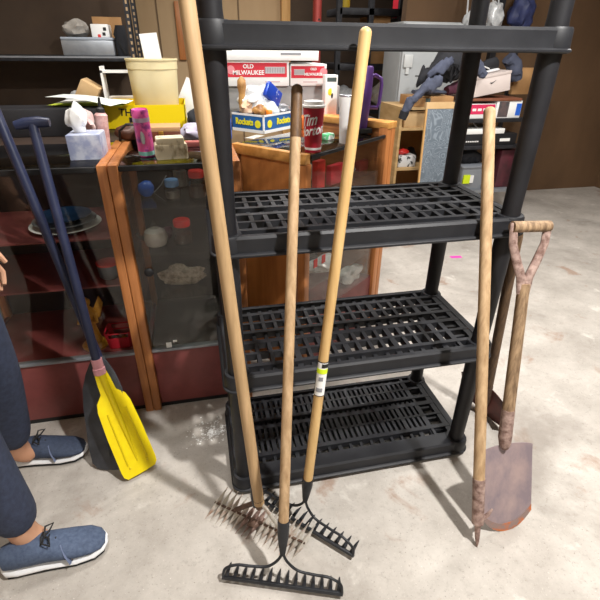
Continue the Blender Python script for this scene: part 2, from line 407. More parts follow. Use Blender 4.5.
tR,cR,zR=bow_rake((256,497),(354,556),topR,'bow rake with a pale yellow handle and price label, reaching the top shelf',ASHP,None,ferr=.085)
# price label on the pale handle
def wrap_patch(c,z,r,h,a0,a1,facing,n=8):
    f=(facing-z*facing.dot(z)).normalized(); s=z.cross(f)
    mb=MB(); loops=[]
    for rr in (r,r+.0006):
        pass
    lo=[c+(f*math.cos(a0+(a1-a0)*k/n)+s*math.sin(a0+(a1-a0)*k/n))*r for k in range(n+1)]
    lo2=[c+(f*math.cos(a0+(a1-a0)*k/n)+s*math.sin(a0+(a1-a0)*k/n))*(r+.0007) for k in range(n+1)]
    ring=lo2+list(reversed(lo))
    return mb.quadstrip([ring,[p+z*h for p in ring]])
def on_handle(c,z,v_px):
    # point along the handle axis whose image row is v_px
    best=None
    for k in range(0,1500):
        p=c+z*(k/1000); d=p-CP; vv=300-FOC*d.dot(CU)/d.dot(CF)
        if best is None or abs(vv-v_px)<best[0]: best=(abs(vv-v_px),p)
    return best[1]
p0=on_handle(cR,zR,393); p1=on_handle(cR,zR,361); hL=(p1-p0).length; rr=.0154
fac=CP-p0
hR=[o for o in tR.children if o.name.startswith('handle')][0]
lab=P('price_label',wrap_patch(p0,zR,rr,hL,-1.0,1.2,fac),WHITE,tR,'white, black and yellow paper label')
P('label_border',wrap_patch(p0-zR*.003,zR,rr-.0003,hL+.006,-1.15,1.35,fac),BLACKINK,lab)
P('label_band',wrap_patch(p0+zR*(hL*.68),zR,rr+.0006,hL*.14,-1.0,1.2,fac),NEON,lab)
P('label_mark',wrap_patch(p0+zR*(hL*.86),zR,rr+.0006,hL*.12,-.1,1.2,fac),BLACKINK,lab)
P('label_print',wrap_patch(p0+zR*(hL*.12),zR,rr+.0006,hL*.12,-.7,.5,fac),mat('grey_print','8b8d92',.6),lab)
P('label_print',wrap_patch(p0+zR*(hL*.46),zR,rr+.0006,hL*.12,-.4,.4,fac),mat('grey_print','8b8d92',.6),lab)

# ------------------------------------------------------------------ thatch rake
l0=AZ(205,519,.002); l1=AZ(291,560,.002); ax=(l1-l0).normalized()
up=AZ(228,487,.085)-AZ(205,519,0.0)
mid=(l0+l1)/2+up*.5
topT=AY(183.5,-22,-.045)
hb=AY(259,503,mid.y-.005)
zT=(topT-hb).normalized()
th=T('thatch_rake','dethatching rake with rusty crescent blades and a long weathered wooden handle, leftmost of the three','rake',(mid.x,mid.y,0),'garden rakes')
P('handle',MB().rod(hb,topT,.0172,.0168,16,round_end=1),ASH,th)
sd=zT.cross(V((0,-1,0))).normalized()
P('ferrule',MB().tube([hb+sd*-.010-zT*.012,hb+sd*-.012+zT*.035,hb+sd*-.010+zT*.075],[.011,.012,.009],10,flat=(1,.6)),BLKM,th,'black steel tang strapped to the handle side')
P('socket',MB().rod(hb-zT*.02,hb+zT*.02,.0125,.0176),RUSTD,th)
a0=l0+up*.5-ax*.006; a1=l1+up*.5+ax*.006
P('axle',MB().rod(a0,a1,.0042),RUSTD,th)
for s in (-1,1):
    q=mid+ax*(s*.085)
    P('fork_arm',MB().tube([hb+zT*.005,hb-zT*.02+ax*(s*.02)+V((0,0,.01)),q+V((0,0,.012)),q],[.008,.007,.006,.006],8,flat=(1.5,.6)),STEELR if s>0 else RUSTD,th)
nb=17
qd=ax.cross(up).normalized()
if qd.z>0: qd=-qd
for k in range(nb):
    b0=l0.lerp(l1,k/(nb-1)); jj=random.uniform(-.002,.002)
    pts_o=[];pts_i=[]
    for i in range(13):
        t_=i/12; base=b0+up*t_+V((jj,0,0))
        bul=math.sin(PI*t_)
        wdt=.031*bul**.85+.0006
        off=qd*(.020*bul*(1-.5*t_)-.006*bul)
        pts_o.append(base+off+qd*(wdt*.5)); pts_i.append(base+off-qd*(wdt*.5))
    ring=pts_o+list(reversed(pts_i[1:-1]))
    mb=MB(); th_=ax*.0032
    # blade as quads with slight thickness
    loops=[]
    for i in range(13):
        w_=ax*(.0012+.0085*math.sin(PI*i/12)**2); loops.append([pts_o[i],(pts_o[i]+pts_i[i])/2+w_,pts_i[i],(pts_o[i]+pts_i[i])/2-w_])
    mb.quadstrip(loops)
    P('blade',mb,STEELR if k not in (6,7,8) else RUST,th,None,False)
P('rust_clump',MB().ball(mid-ax*.01-V((0,0,.008)),.020,2,.5,(1.5,.8,.5),3),RUSTD,th)

# ------------------------------------------------------------------ pike pole
pt=AZ(477,547,.001); ptop=AY(489.5,112,.03)
ptop=AY(489.5,112,.085)
zp=(ptop-pt).normalized()
def along(o,z,v): return on_handle(o,z,v)
s0=along(pt,zp,521); s1=along(pt,zp,478)
pk=T('pike_pole','tall wooden pike pole with a rusty iron spike standing at right','pole',(pt.x,pt.y,0))
P('handle',MB().rod(s0,ptop,.0182,.0162,16,round_end=1),ASHG,pk)
P('iron_sleeve',MB().rod(s0-zp*.006,s1,.0188,.0194,16),RUST,pk)
P('spike',MB().tube([s0-zp*.006,s0-zp*.03,pt+zp*.02,pt],[.0105,.0095,.006,.0012],10),RUST,pk)
hk=along(pt,zp,518)
P('hook',MB().tube([hk+V((.012,-.004,0)),hk+V((.03,-.004,.012)),hk+V((.042,-.002,.034))],[.008,.007,.003],8),RUST,pk)

# ------------------------------------------------------------------ spade with wooden grip
tip=AZ(507,531,.001); gc=AY(531,226.5,-.03); kb=AZ(504,445,.28)
zs=(kb-tip).normalized(); xs=V((1,0,0)); xs=(xs-zs*xs.dot(zs)).normalized(); ys=zs.cross(xs)
if ys.y<0: ys=-ys
sp=T('garden_spade','rusty garden spade with a wooden T grip and steel fork, beside the pike pole','shovel',(tip.x,tip.y,0))
bl_h=(kb-tip).length; hw=.096
def blade_mb(tip,xs,zs,ys,bl_h,hw,dish=.018,thick=.0022,point=.06,nx=14,ny=14,z0=0,z1=1):
    mb=MB(); F=[];B=[]
    for j in range(ny+1):
        t=z0+(z1-z0)*j/ny; rowF=[];rowB=[]
        for i in range(nx+1):
            s=-1+2*i/nx
            wv=hw*(1-.05*(1-t))
            bottom=point*(abs(s)**2.2)
            h=bottom+(bl_h-bottom)*t
            if t>.9: h-=(abs(s)**6)*.006*(t-.9)/.1
            p=tip+xs*(s*wv)+zs*h+ys*(-dish*(s*s)*(.4+.6*t)+dish*.2)
            rowF.append(p); rowB.append(p+ys*thick)
        F.append(rowF);B.append(rowB)
    b=mb.b; vf=[[b.verts.new(p) for p in r] for r in F]; vb=[[b.verts.new(p) for p in r] for r in B]
    for j in range(ny):
        for i in range(nx):
            b.faces.new((vf[j][i],vf[j][i+1],vf[j+1][i+1],vf[j+1][i])); b.faces.new((vb[j][i],vb[j+1][i],vb[j+1][i+1],vb[j][i+1]))
    for i in range(nx):
        b.faces.new((vf[0][i],vb[0][i],vb[0][i+1],vf[0][i+1])); b.faces.new((vf[ny][i],vf[ny][i+1],vb[ny][i+1],vb[ny][i]))
    for j in range(ny):
        b.faces.new((vf[j][0],vf[j+1][0],vb[j+1][0],vb[j][0])); b.faces.new((vf[j][nx],vb[j][nx],vb[j+1][nx],vf[j+1][nx]))
    return mb
bld=P('blade',blade_mb(tip,xs,zs,ys,bl_h,hw),BLADE,sp)
P('rusty_edge',blade_mb(tip-ys*.0008,xs,zs,ys,bl_h,hw,thick=.004,z1=.09,ny=3,z0=0),ORUST,bld,'orange rusted cutting edge')
c0=kb-zs*.02; zb2=zs; zs=(gc-kb).normalized(); c1=kb+zs*.13; xs=(V((1,0,0))-zs*zs.x).normalized()
P('socket',MB().tube([kb-zb2*.012-ys*.004,kb+zs*.004-ys*.003,kb+zs*.03,c1],[.010,.0185,.0215,.0205],16),RUST,sp)
ft=gc-zs*.17
P('shaft',MB().rod(c1-zs*.03,ft,.0195,.0175,16),OLDW,sp)
gw=.062
for s in (-1,1):
    P('fork_strap',MB().tube([ft-zs*.03+xs*(s*.010),ft+zs*.02+xs*(s*.013),ft+zs*.07+xs*(s*.034),gc-zs*.05+xs*(s*.053),gc-zs*.006+xs*(s*.056),gc+zs*.012+xs*(s*.056)],[.010,.013,.0125,.0115,.0115,.0105],10,flat=(1.15,.8)),RUST,sp)
P('grip',MB().rod(gc-xs*gw,gc+xs*gw,.0165,.0165,16),OLDW,sp)

# ------------------------------------------------------------------ red-brown shovel behind
st=AZ(489,458,.001)+V((.02,.16,0)); stp=AY(520,236,.02)
st=V((1.0,.155,.001)); sk=AY(486,398,.175); stp=AY(517.5,235,.06)
zs2=(stp-sk).normalized(); st=sk-zs2*(sk.z/zs2.z-.001/zs2.z)
xs2=V((.25,-1,0)); xs2=(xs2-zs2*xs2.dot(zs2)).normalized(); ys2=zs2.cross(xs2); ys2=ys2 if ys2.x>0 else -ys2
s2=T('garden_shovel','dark wooden shovel with a red-brown blade leaning behind the spade','shovel',(st.x,st.y,0))
bh=(sk-st).length-.01
P('blade',blade_mb(st,xs2,zs2,ys2,max(bh,.18),.13,dish=.03,point=.04),REDSH,s2)
P('socket',MB().tube([st+zs2*(bh-.06),st+zs2*bh,st+zs2*(bh+.09)],[.008,.021,.020],14),RUSTD,s2)
P('shaft',MB().rod(st+zs2*(bh+.07),stp,.0185,.017,16,round_end=1),OLDD,s2)

# ------------------------------------------------------------------ paddles
def paddle(tipc,neck,topp,wid,m,rib,shaftm,label,tape,nrm,plen=None,shape='sq',rs=.0155):
    z=(neck-tipc).normalized(); L=(neck-tipc).length
    x=z.cross(nrm).normalized(); x=x if x.x>0 else -x; y=x.cross(z)
    if y.y>0: y=-y     # y faces the viewer
    t=T('paddle',label,'paddle',(tipc.x,tipc.y,0),'canoe paddles leaning on the left cabinet')
    if shape=='sq': outl=[(.0,.80),(.03,.96),(.08,1),(.42,.98),(.66,.90),(.735,.78),(.80,.42),(.9,.38),(1,.30)]
    else: outl=[(0,.45),(.015,.7),(.06,.92),(.2,1),(.55,1.0),(.72,.92),(.85,.68),(.93,.45),(1,.2)]
    mb=MB(); loops=[]
    for u,wf in outl:
        c=tipc+z*(L*u); w2=wid*wf
        th=.006+.006*u
        loops.append([c-x*w2-y*th*.3,c-x*w2+y*th*.3,c-x*w2*.25+y*th,c+x*w2*.25+y*th,c+x*w2+y*th*.3,c+x*w2-y*th*.3,c+x*w2*.25-y*th,c-x*w2*.25-y*th])
    bl=P('blade',mb.quadstrip(loops),m,t)
    P('spine',MB().tube([tipc+z*(L*.12)+y*.007,tipc+z*(L*.5)+y*.009,tipc+z*(L*.99)+y*.004],[.003,.010,.014],10),rib,bl)
    if shape=='sq':
        for s in (-1,1):
            P('rib',MB().tube([tipc+z*(L*.12)+x*(s*wid*.55)+y*.0075,tipc+z*(L*.62)+x*(s*wid*.5)+y*.0085],[.0035,.0035],8),rib,bl)
            P('rivet',MB().ball(tipc+z*(L*.09)+x*(s*wid*.5)+y*.006,.005,1),rib,bl)
    zz=(topp-neck).normalized()
    P('shaft',MB().rod(neck-zz*.03,topp,rs,rs,16),shaftm,t)
    if tape: P('tape_wrap',MB().tube([neck-zz*.012,neck-zz*.010,neck+zz*.012,neck+zz*.014,neck+zz*.048],[rs+.004,rs+.006,rs+.006,rs+.0035,rs+.0035],18),PINKT,t,'pale pink tape around the neck')
    gx=V((1,0,0)); gx=(gx-zz*gx.dot(zz)).normalized()
    P('grip',MB().tube([topp-gx*.05,topp-gx*.02+zz*.004,topp+gx*.02+zz*.004,topp+gx*.05],[.013,.0165,.0165,.013],12),shaftm,t)
    return t
cl_=AZ(129,483.5,.001); cr_=AZ(154.5,460.5,.030)
ytip=(cl_+cr_)/2; yneck=AY(99.5,371,.325)
xv=(cr_-cl_); zz_=(yneck-ytip).normalized(); xv=xv-zz_*xv.dot(zz_)
ytop=AY(52,196,.47); ytop=yneck+(ytop-yneck)*1.35
nr=zz_.cross(xv).normalized(); nr=nr if nr.y<0 else -nr
paddle(ytip,yneck,ytop,max(.066,xv.length/2),YEL,YELD,NAVY,'yellow-bladed paddle with a navy shaft and pink tape at its neck',True,nr)
btip=AZ(111,479,.012)+V((0,.045,0)); bneck=AY(99,358,.40)
btop=bneck+(AY(40,180,.50)-bneck)*1.27
bn=AY(98,356,.385)
paddle(btip,bn,bn+(ytop-yneck).normalized()*1.0+V((-.10,-.06,0)),.085,CHAR,CHAR,NAVY,'charcoal-bladed paddle half hidden behind the yellow paddle',False,V((-.35,-1,.25)),shape='round')

# ------------------------------------------------------------------ display cabinets
CZ=1.072; CY=.53; CD=.46
def cabinet(x0,x1,label,shelves,lock=True):
    t=T('display_cabinet',label,'cabinet',((x0+x1)/2,CY+CD/2,0),'oak and glass display cabinets')
    pw=.032
    for k,x in enumerate((x0,x1-pw)):
        sf=P('side_frame',MB().box(x,CY-.022,0,x+pw,CY+.034,CZ,bev=.004).box(x,CY+CD-.034,0,x+pw,CY+CD,CZ,bev=.004).box(x,CY+.034,CZ-.05,x+pw,CY+CD-.034,CZ,bev=.004),OAK,t)
        P('side_pane',MB().box(x+.014,CY+.034,.3,x+.018,CY+CD-.034,CZ-.05),GLASS,sf,smooth=False)
        P('side_panel',MB().box(x+.010,CY+.034,.0,x+.024,CY+CD-.034,.3),PLINTH,sf,smooth=False)
    P('plinth',MB().box(x0+pw,CY+.002,.02,x1-pw,CY+CD-.01,.30,bev=.003),PLINTH,t)
    P('kick_strip',MB().box(x0+pw,CY+.004,0,x1-pw,CY+.03,.02),BLK,t,smooth=False)
    P('back_panel',MB().box(x0+pw,CY+CD-.012,.30,x1-pw,CY+CD-.004,CZ-.02),CABIN,t,smooth=False)
    P('glass_top',MB().box(x0+pw,CY,CZ-.018,x1-pw,CY+CD-.004,CZ-.008,bev=.001),GTOP,t)
    P('top_rail',MB().box(x0+pw,CY-.006,CZ-.026,x1-pw,CY+.010,CZ-.008,bev=.002),BLK,t)
    P('sill',MB().box(x0+pw,CY-.008,.300,x1-pw,CY+.02,.312,bev=.002),GREYS,t)
    d=P('door',MB().box(x0+pw+.004,CY,.316,x1-pw-.004,CY+.005,CZ-.03),GLASS,t,'sliding glass door',smooth=False)
    if lock: P('lock',MB().lathe((-.242,CY-.001,.667),[(.017,0),(.017,.006),(.013,.01),(.004,.011)],16,axis=(0,-1,0)),BLK,d)
    for z,mm in shelves: P('glass_shelf' if mm is GSH else 'shelf',MB().box(x0+pw+.002,CY+.05,z-.006,x1-pw-.002,CY+CD-.014,z),mm,t,smooth=False)
    return t
c1=cabinet(-.316,.123,'oak-framed glass display cabinet with a keyhole door, behind the leftmost rake handle',[(.90,GSH),(.715,GSH),(.51,GSH)])
P('floor_panel',MB().box(-.284,CY+.012,.3004,.091,CY+CD-.014,.306),mat('grey_floor_panel','4a4644',.5),c1,smooth=False)
c2=cabinet(-.98,-.318,'oak-framed glass display cabinet holding the gold figurine, at the left edge',[(.795,PLINTH),(.60,PLINTH)],False)
# black door stop clip seen on the left cabinet's top rail
# second upright beside the right frame of cabinet one
CAR=(CP,)
# ---- contents of the cabinets
def jar(c,r,h,lm,label,fill=None,grp=None,lidh=.016):
    t=T('jar',label,'jar',c,grp)
    P('body',MB().lathe(c,[(r*.92,0),(r,.008),(r,h*.72),(r*.78,h*.86),(r*.78,h)],20),CLEAR,t)
    P('lid',MB().lathe(V(c)+V((0,0,h)),[(r*.84,-.006),(r*.88,-.002),(r*.88,lidh),(r*.8,lidh+.004)],20),lm,t)
    if fill: P('filling',MB().lathe(V(c)+V((0,0,.004)),[(r*.85,0),(r*.9,.01),(r*.9,h*.5),(r*.3,h*.56)],14),fill,t)
    return t
def onz(u,v,z): return AZ(u,v,z)
DUST=mat('grey_clutter','6e6a66',.6,0,'8d8984',20)
p=AY(176,218,.68); jar(V((p.x,.68,.901)),.03,.055,BLUEL,'clear jar with a pale blue lid on the cabinet upper shelf',DUST)
p=AY(200,214,.68); jar(V((p.x,.68,.901)),.034,.085,REDW,'clear jar with a red lid on the cabinet upper shelf, at the right',LEATH)
p=AY(150,212,.72); S('plastic_ball',MB().ball((p.x,.72,.934),.032,2,.12),BLUEP,'crumpled blue plastic ball on the cabinet upper shelf','ball')
p=AY(180,180,.80); jar(V((p.x,.85,.901)),.03,.125,REDW,'clear jar with a red lid standing behind the blue-lidded jar',DUST)
p=AY(157,246,.66); 
t=T('glass_teapot','round clear glass teapot with a pointed lid on the lower glass shelf','teapot',(p.x,.66,.716))
P('bowl',MB().lathe((p.x,.66,.716),[(.02,0),(.04,.012),(.048,.04),(.04,.066),(.02,.078)],20),mat('cloudy_glass','c3c1bd',.2,0,'9b9894',10,spec=.8),t)
P('lid',MB().lathe((p.x,.66,.792),[(.02,0),(.012,.01),(.004,.03),(.002,.04)],14),CLEAR,t)
P('spout',MB().tube([(p.x-.04,.65,.755),(p.x-.058,.64,.77),(p.x-.066,.635,.785)],[.01,.007,.005],8),CLEAR,t)
p=AY(184,243,.68); jar(V((p.x,.68,.716)),.038,.08,REDW,'round clear jar with a red lid on the lower glass shelf',LEATH)
p=AY(167,236,.74); S('cloth_bundle',MB().ball((p.x-.0,.75,.742),.026,2,.4,(1.2,1,.9)),WINE,'small red bundle between the teapot and the round jar','bundle')
p=AY(184,283,.70)
S('plastic_pouch',MB().ball((p.x,.72,.553),.045,3,.5,(2.0,.5,.95),2),mat('crinkled_pouch','c9bfb0',.35,0,'6d6458',45,(1,1,1),.6),'crinkled plastic pouch of pale pieces on the lowest glass shelf','pouch')
p=AY(150,186,.85); S('wire_tangle',MB().tube([(p.x+.02,.78,.902),(p.x+.05,.78,.93),(p.x+.075,.79,.965)],.002,6),GREYS,'thin wire rod poking up beside the blue ball','rod')
# stickers on the door
for (u,v,wd,hh,lab) in ((169,345,.022,.026,'round white sticker low on the keyhole door'),(175,341,.016,.010,'small white strip sticker beside the round sticker')):
    p=AY(u,v,CY-.001); S('sticker',MB().box(p.x-wd/2,CY-.0015,p.z-hh/2,p.x+wd/2,CY-.0003,p.z+hh/2,bev=.0004),WHITE,lab,'sticker')
# left cabinet: dishes, figurine, baskets
for k,(z,r,mm,lab) in enumerate(((.7955,.13,WHT2,'white oval dish, lowest of the stack in the left cabinet'),(.8135,.115,GREYS,'grey metal dish in the middle of the stack in the left cabinet'),(.8315,.10,mat('navy_glaze','1e3a5c',.3),'navy dish on top of the stack in the left cabinet'))):
    x=-.545
    S('dish',MB().lathe((x,.73,z),[(r*.5,0),(r*.7,.003),(r,.017),(r*.97,.018),(r*.66,.008),(r*.1,.006)],28),mm,lab,'dish','dishes stacked in the left cabinet')
p=AY(110,285,.62)
t=T('lidded_tub','clear tub with a red lid on the middle shelf of the left cabinet','tub',(p.x,.66,.601))
P('body',MB().lathe((p.x,.66,.601),[(.032,0),(.04,.01),(.042,.05),(.04,.058)],20),mat('grey_blue_tub','4c545f',.3,0,'606975',10),t)
P('lid',MB().lathe((p.x,.66,.659),[(.043,0),(.044,.008),(.036,.012)],20),REDW,t)
p=AY(92,338,.60); fx,fy,fz=p.x,.63,.30
t=T('figurine','gold winged figurine on a round base behind the paddle shafts','figurine',(fx,fy,fz))
P('base',MB().lathe((fx,fy,fz),[(.05,0),(.052,.012),(.04,.02),(.03,.026)],20),GOLD,t)
P('body',MB().lathe((fx,fy,fz+.02),[(.036,0),(.028,.03),(.02,.08),(.026,.115),(.03,.145),(.018,.165),(.011,.172),(.019,.188),(.018,.2),(.005,.212)],18,sy=.8),GOLD,t)
for s in (-1,1):
    P('wing',MB().quadstrip([[V((fx+s*a,fy+.02+b,fz+z)) for a,b,z in q] for q in (((.012,-.004,.11),(.02,-.004,.17),(.05,-.002,.225),(.06,0,.19),(.04,0,.13)),((.012,.006,.11),(.02,.006,.17),(.05,.004,.225),(.06,.004,.19),(.04,.004,.13)))]),GOLD,t)
    P('arm',MB().tube([(fx+s*.028,fy-.005,fz+.16),(fx+s*.035,fy-.03,fz+.13),(fx+s*.008,fy-.04,fz+.135)],[.008,.007,.005],8),GOLD,t)
# red basket
p=AY(121,343,.60); bx_,by_,bz_=p.x,.625,.30
t=T('basket','small red plastic basket of odds and ends at the bottom of the left cabinet','basket',(bx_,by_,bz_))
mb=MB()
for z,k in ((.002,.8),(.05,.92),(.075,1)):
    lp=rrect(bx_-.055*k,by_-.045*k,bx_+.055*k,by_+.045*k,.012,bz_+z,3); mb.tube(lp+[lp[0]],.003,6)
mb.box(bx_-.044,by_-.036,bz_,bx_+.044,by_+.036,bz_+.003)
for k in range(18):
    lp0=rrect(bx_-.044,by_-.036,bx_+.044,by_+.036,.01,bz_+.002,3); lp1=rrect(bx_-.055,by_-.045,bx_+.055,by_+.045,.012,bz_+.075,3)
    i=int(k*len(lp0)/18); mb.tube([lp0[i],lp1[i]],.0022,6)
P('cage',mb,mat('red_basket_plastic','c8283a',.4),t)
P('front_plate',MB().box(bx_-.036,by_-.044,bz_+.006,bx_+.036,by_-.041,bz_+.05),mat('red_basket_plastic','c8283a',.4),t)
for k in range(5):
    S('trinket',MB().ball((bx_-.028+.014*k,by_+.01*(-1)**k,bz_+.032),.012,1,.4,seed=k),[GREYS,DUST,SILV,GOLD,GREYS][k],['small grey trinket at the left end of the red basket','dull grey trinket second from the left in the red basket','silver trinket in the middle of the red basket','gold trinket second from the right in the red basket','small grey trinket at the right end of the red basket'][k],'trinket','trinkets in the red basket')

# ---- third cabinet, turned to face right
A=AZ(306,155,1.06); ang=math.radians(40.85); A.z=0
M3=rz(ang,A)  # local x along the glass front, local y into depth
L3,D3,Z3=.69,.39,1.06
t=T('display_cabinet','wood-sided glass display cabinet turned away behind the two bow rake handles','cabinet',M3@V((L3/2,D3/2,0)),'oak and glass display cabinets')
sp_=P('side_panel',MB().box(0,.05,0,.02,D3-.05,Z3-.035,M3),PANEL,t,smooth=False)
P('side_rail',MB().box(-.004,.0,Z3-.04,.03,D3,Z3-.0,M3,.003),OAKL,sp_)
P('post',MB().box(-.002,-.004,0,.034,.034,Z3-.04,M3,.003),OAK,t)
P('post',MB().box(-.002,D3-.034,0,.034,D3,Z3-.04,M3,.003),OAK,t)
P('post',MB().box(L3-.045,-.012,0,L3,.034,Z3+.03,M3,.003),OAK,t)
P('post',MB().box(L3+.004,-.012,0,L3+.042,.034,Z3+.03,M3,.003),OAK,t)
P('end_rail',MB().box(L3-.045,-.016,Z3+.02,L3+.046,D3,Z3+.05,M3,.003),OAKL,t)
P('end_panel',MB().box(L3-.03,.034,0,L3-.015,D3,Z3+.02,M3),OAKH,t,smooth=False)
P('plinth',MB().box(.03,.004,.0,L3-.045,D3-.02,.30,M3),PLINTH,t,smooth=False)
P('glass_top',MB().box(.03,.0,Z3-.012,L3-.045,D3-.002,Z3-.004,M3,.001),GTOP,t)
P('glass_front',MB().box(.034,.004,.30,L3-.045,.009,Z3-.02,M3),GLASS,t,smooth=False)
P('top_edge',MB().box(.03,-.006,Z3-.02,L3-.045,.006,Z3-.006,M3,.001),BLK,t)
P('back_panel',MB().box(.03,D3-.02,.3,L3-.045,D3-.008,Z3-.03,M3),CABIN,t,smooth=False)
P('glass_shelf',MB().box(.034,.03,.874,L3-.046,D3-.02,.88,M3),GSH,t,smooth=False)
P('glass_shelf',MB().box(.034,.03,.434,L3-.046,D3-.02,.44,M3),GSH,t,smooth=False)
for k,(x,y,w2,h2,mm,lab) in enumerate(((.17,.055,.03,.125,REDW,'tall red packet at the left on the upper glass shelf of the turned cabinet'),(.31,.06,.055,.085,REDC,'low red packet in the middle of the upper glass shelf of the turned cabinet'),(.60,.09,.045,.05,mat('dull_red_wrap','9c3a3a',.5),'dull red packet at the right on the upper glass shelf of the turned cabinet'))):
    S('packet',MB().box(x-w2,y-.015,.8806,x+w2,y+.015,.8806+h2,M3,.004),mm,lab,'packet','red packets in the turned cabinet')
S('plastic_pouch',MB().ball(M3@V((.19,.16,.927)),.045,3,.5,(2.2,.7,1),5,rz(ang)),mat('clear_grey_pouch','9da0a5',.25,0,'5c5e63',25,(1,1,1),.6),'clear grey plastic pouch on the upper glass shelf of the turned cabinet','pouch')
S('plastic_pouch',MB().ball(M3@V((.44,.07,.916)),.035,3,.5,(1.6,.7,1),15,rz(ang)),mat('clear_grey_pouch','9da0a5',.25),'crumpled silver-grey wrapper between the red packets of the turned cabinet','pouch')
for k in range(2):
    q=M3@V((.089+.064*k,.0025,.575))
    S('sticker',MB().box(-.014,-.001,-.02,.014,.001,.02,M.Translation(q)@M.Rotation(ang,4,'Z')),REDW,['red sticker at the left on the turned cabinet glass','red sticker at the right on the turned cabinet glass'][k],'sticker','red stickers on the turned cabinet')
S('plastic_bag',MB().ball(M3@V((.51,.06,.347)),.047,3,.5,(2.0,.9,.9),8,rz(ang)),PLASTICBAG,'crinkled clear bag lying on the floor of the turned cabinet','bag')
S('plastic_bag',MB().ball(M3@V((.29,.09,.475)),.04,3,.5,(2.6,1.4,.8),18,rz(ang)),PLASTICBAG,'pale flat plastic bag on the lower glass shelf of the turned cabinet','bag')
# ------------------------------------------------------------------ on the cabinets' tops
def boxpx(u0,v0,u1,v1,y,dep):
    a=AY(u0,v1,y); b=AY(u1,v0,y); c=AY((u0+u1)/2,v0,y); d=AY((u0+u1)/2,v1,y)
    return a.x,y,d.z,b.x if False else AY(u1,(v0+v1)/2,y).x,y+dep,c.z
# back bench carrying the clutter behind the left cabinets
BZ=1.055
t=T('workbench','cluttered dark-topped bench standing behind the left display cabinets','bench',(-.75,1.45,0))
P('bench_top',MB().box(-1.75,1.02,BZ-.03,.02,1.95,BZ,bev=.003),mat('dark_bench_top','3a2c24',.5,0,'2b211b',6),t)
for x in (-1.7,-.06):
    for y in (1.07,1.88): P('leg',MB().box(x-.03,y-.03,0,x+.03,y+.03,BZ-.03),DSTEEL,t,smooth=False)
# yellow carton
YY=1.40
a=AY(107,127,YY); b=AY(187,127,YY); hz=AY(150,105,YY).z
t=T('yellow_carton','open yellow carton with black lettering, the cream bucket standing in it','carton',((a.x+b.x)/2,YY+.15,BZ))
P('body',MB().box(a.x,YY,BZ,b.x,YY+.004,hz).box(a.x,YY+.34,BZ,b.x,YY+.344,hz).box(a.x,YY,BZ,a.x+.004,YY+.344,hz).box(b.x-.004,YY,BZ,b.x,YY+.344,hz).box(a.x,YY,BZ,b.x,YY+.344,BZ+.003),YBOX,t,smooth=False)
mb=MB(); q=AY(129,113,YY-.001); mb.text('THIS',.046,front(q)@M.Rotation(-.08,4,'Z'),bold=.001,align='CENTER'); P('lettering',mb,BLACKINK,t,'black bold THIS')
q=AY(134,120,YY-.001); P('black_tag',MB().box(q.x-.022,YY-.0012,q.z-.012,q.x+.022,YY-.0002,q.z+.012),BLACKINK,t,smooth=False)
# cream bucket
q=AY(151,105,YY+.05); bw_=(AY(172,100,YY+.17).x-AY(131,100,YY+.17).x)/2; tw=(AY(175,62,YY+.17).x-AY(123,62,YY+.17).x)/2
q=V((AY(151.5,62,YY+.17).x,YY+.17,BZ+.0035)); bh_=AY(150,59,YY+.02).z-q.z; hz=q.z
t=T('bucket','cream plastic bucket holding a white card, standing in the yellow carton','bucket',q)
P('body',MB().lathe(q,[(bw_*1.0,0),(bw_*1.03,.004),(tw*.96,bh_*.84),(tw*.985,bh_*.85),(tw*.99,bh_*.97),(tw*1.02,bh_*.975),(tw*1.02,bh_),(tw*.95,bh_),(tw*.92,bh_*.9),(bw_*.95,.01),(.001,.008)],36),CREAM,t)
e=AY(153.5,48,YY+.17); c0_=V((AY(160,70,YY+.17).x,YY+.17,hz+.01))
S('card',MB().box(-.042,0,0,.042,.001,e.z-hz+.055,M.Translation(c0_)@M.Rotation(-.09,4,'Y')),WHITE,'blank white card standing up in the cream bucket','card')
# papers left and right of bucket
def sheet(u,v,z,w,h,a,m,label,tilt=0,th=.0008,curl=.0,nm='paper_sheet',cat='paper',grp='loose papers on the bench'):
    c=AZ(u,v,z); mb=MB(); n=8; top=[];
    mx=M.Translation(c)@M.Rotation(a,4,'Z')@M.Rotation(tilt,4,'Y')
    lo=[[mx@V((-w/2+w*i/n,-h/2,curl*math.sin(PI*i/n))),mx@V((-w/2+w*i/n,h/2,curl*math.sin(PI*i/n))),mx@V((-w/2+w*i/n,h/2,curl*math.sin(PI*i/n)+th)),mx@V((-w/2+w*i/n,-h/2,curl*math.sin(PI*i/n)+th))] for i in range(n+1)]
    mb.quadstrip(lo); return S(nm,mb,m,label,cat,grp)
LIME=mat('lime_paper','cfe04a',.6)
# file crate the papers lie on
zcr=AY(92,108,1.22).z
t=S('storage_crate',MB().box(-1.15,1.22,BZ,-.435,1.385,zcr,bev=.006),mat('black_crate','222226',.5),'low black crate under the loose papers at left','crate')
PZ=zcr+.001
sheet(91,104,PZ,.34,.15,-.22,LIME,'lime green sheet lowest of the papers left of the bucket')
sheet(95,102,PZ+.010,.32,.15,-.12,WHITE,'white sheet in the middle of the papers left of the bucket',0,curl=.006)
sheet(86,100,PZ+.026,.30,.14,-.34,mat('off_white_paper','e2e6e0',.6),'off-white sheet on top of the papers left of the bucket',.10,curl=.01)
c0_=AY(183,100,1.34); 
S('paper_sheet',MB().box(-.08,0,0,.10,.001,.20,M.Translation(V((c0_.x-.0,1.775,BZ+.001)))@M.Rotation(-.1,4,'X')@M.Rotation(.5,4,'Y')),WHITE,'white sheet leaning right of the cream bucket','paper',)
c0_=AY(193,112,1.32); S('carry_bag',MB().ball((c0_.x+.02,1.30,BZ+.05),.055,3,.35,(.9,1,.95),11),FABD,'small black bag at the right end of the yellow carton','bag')
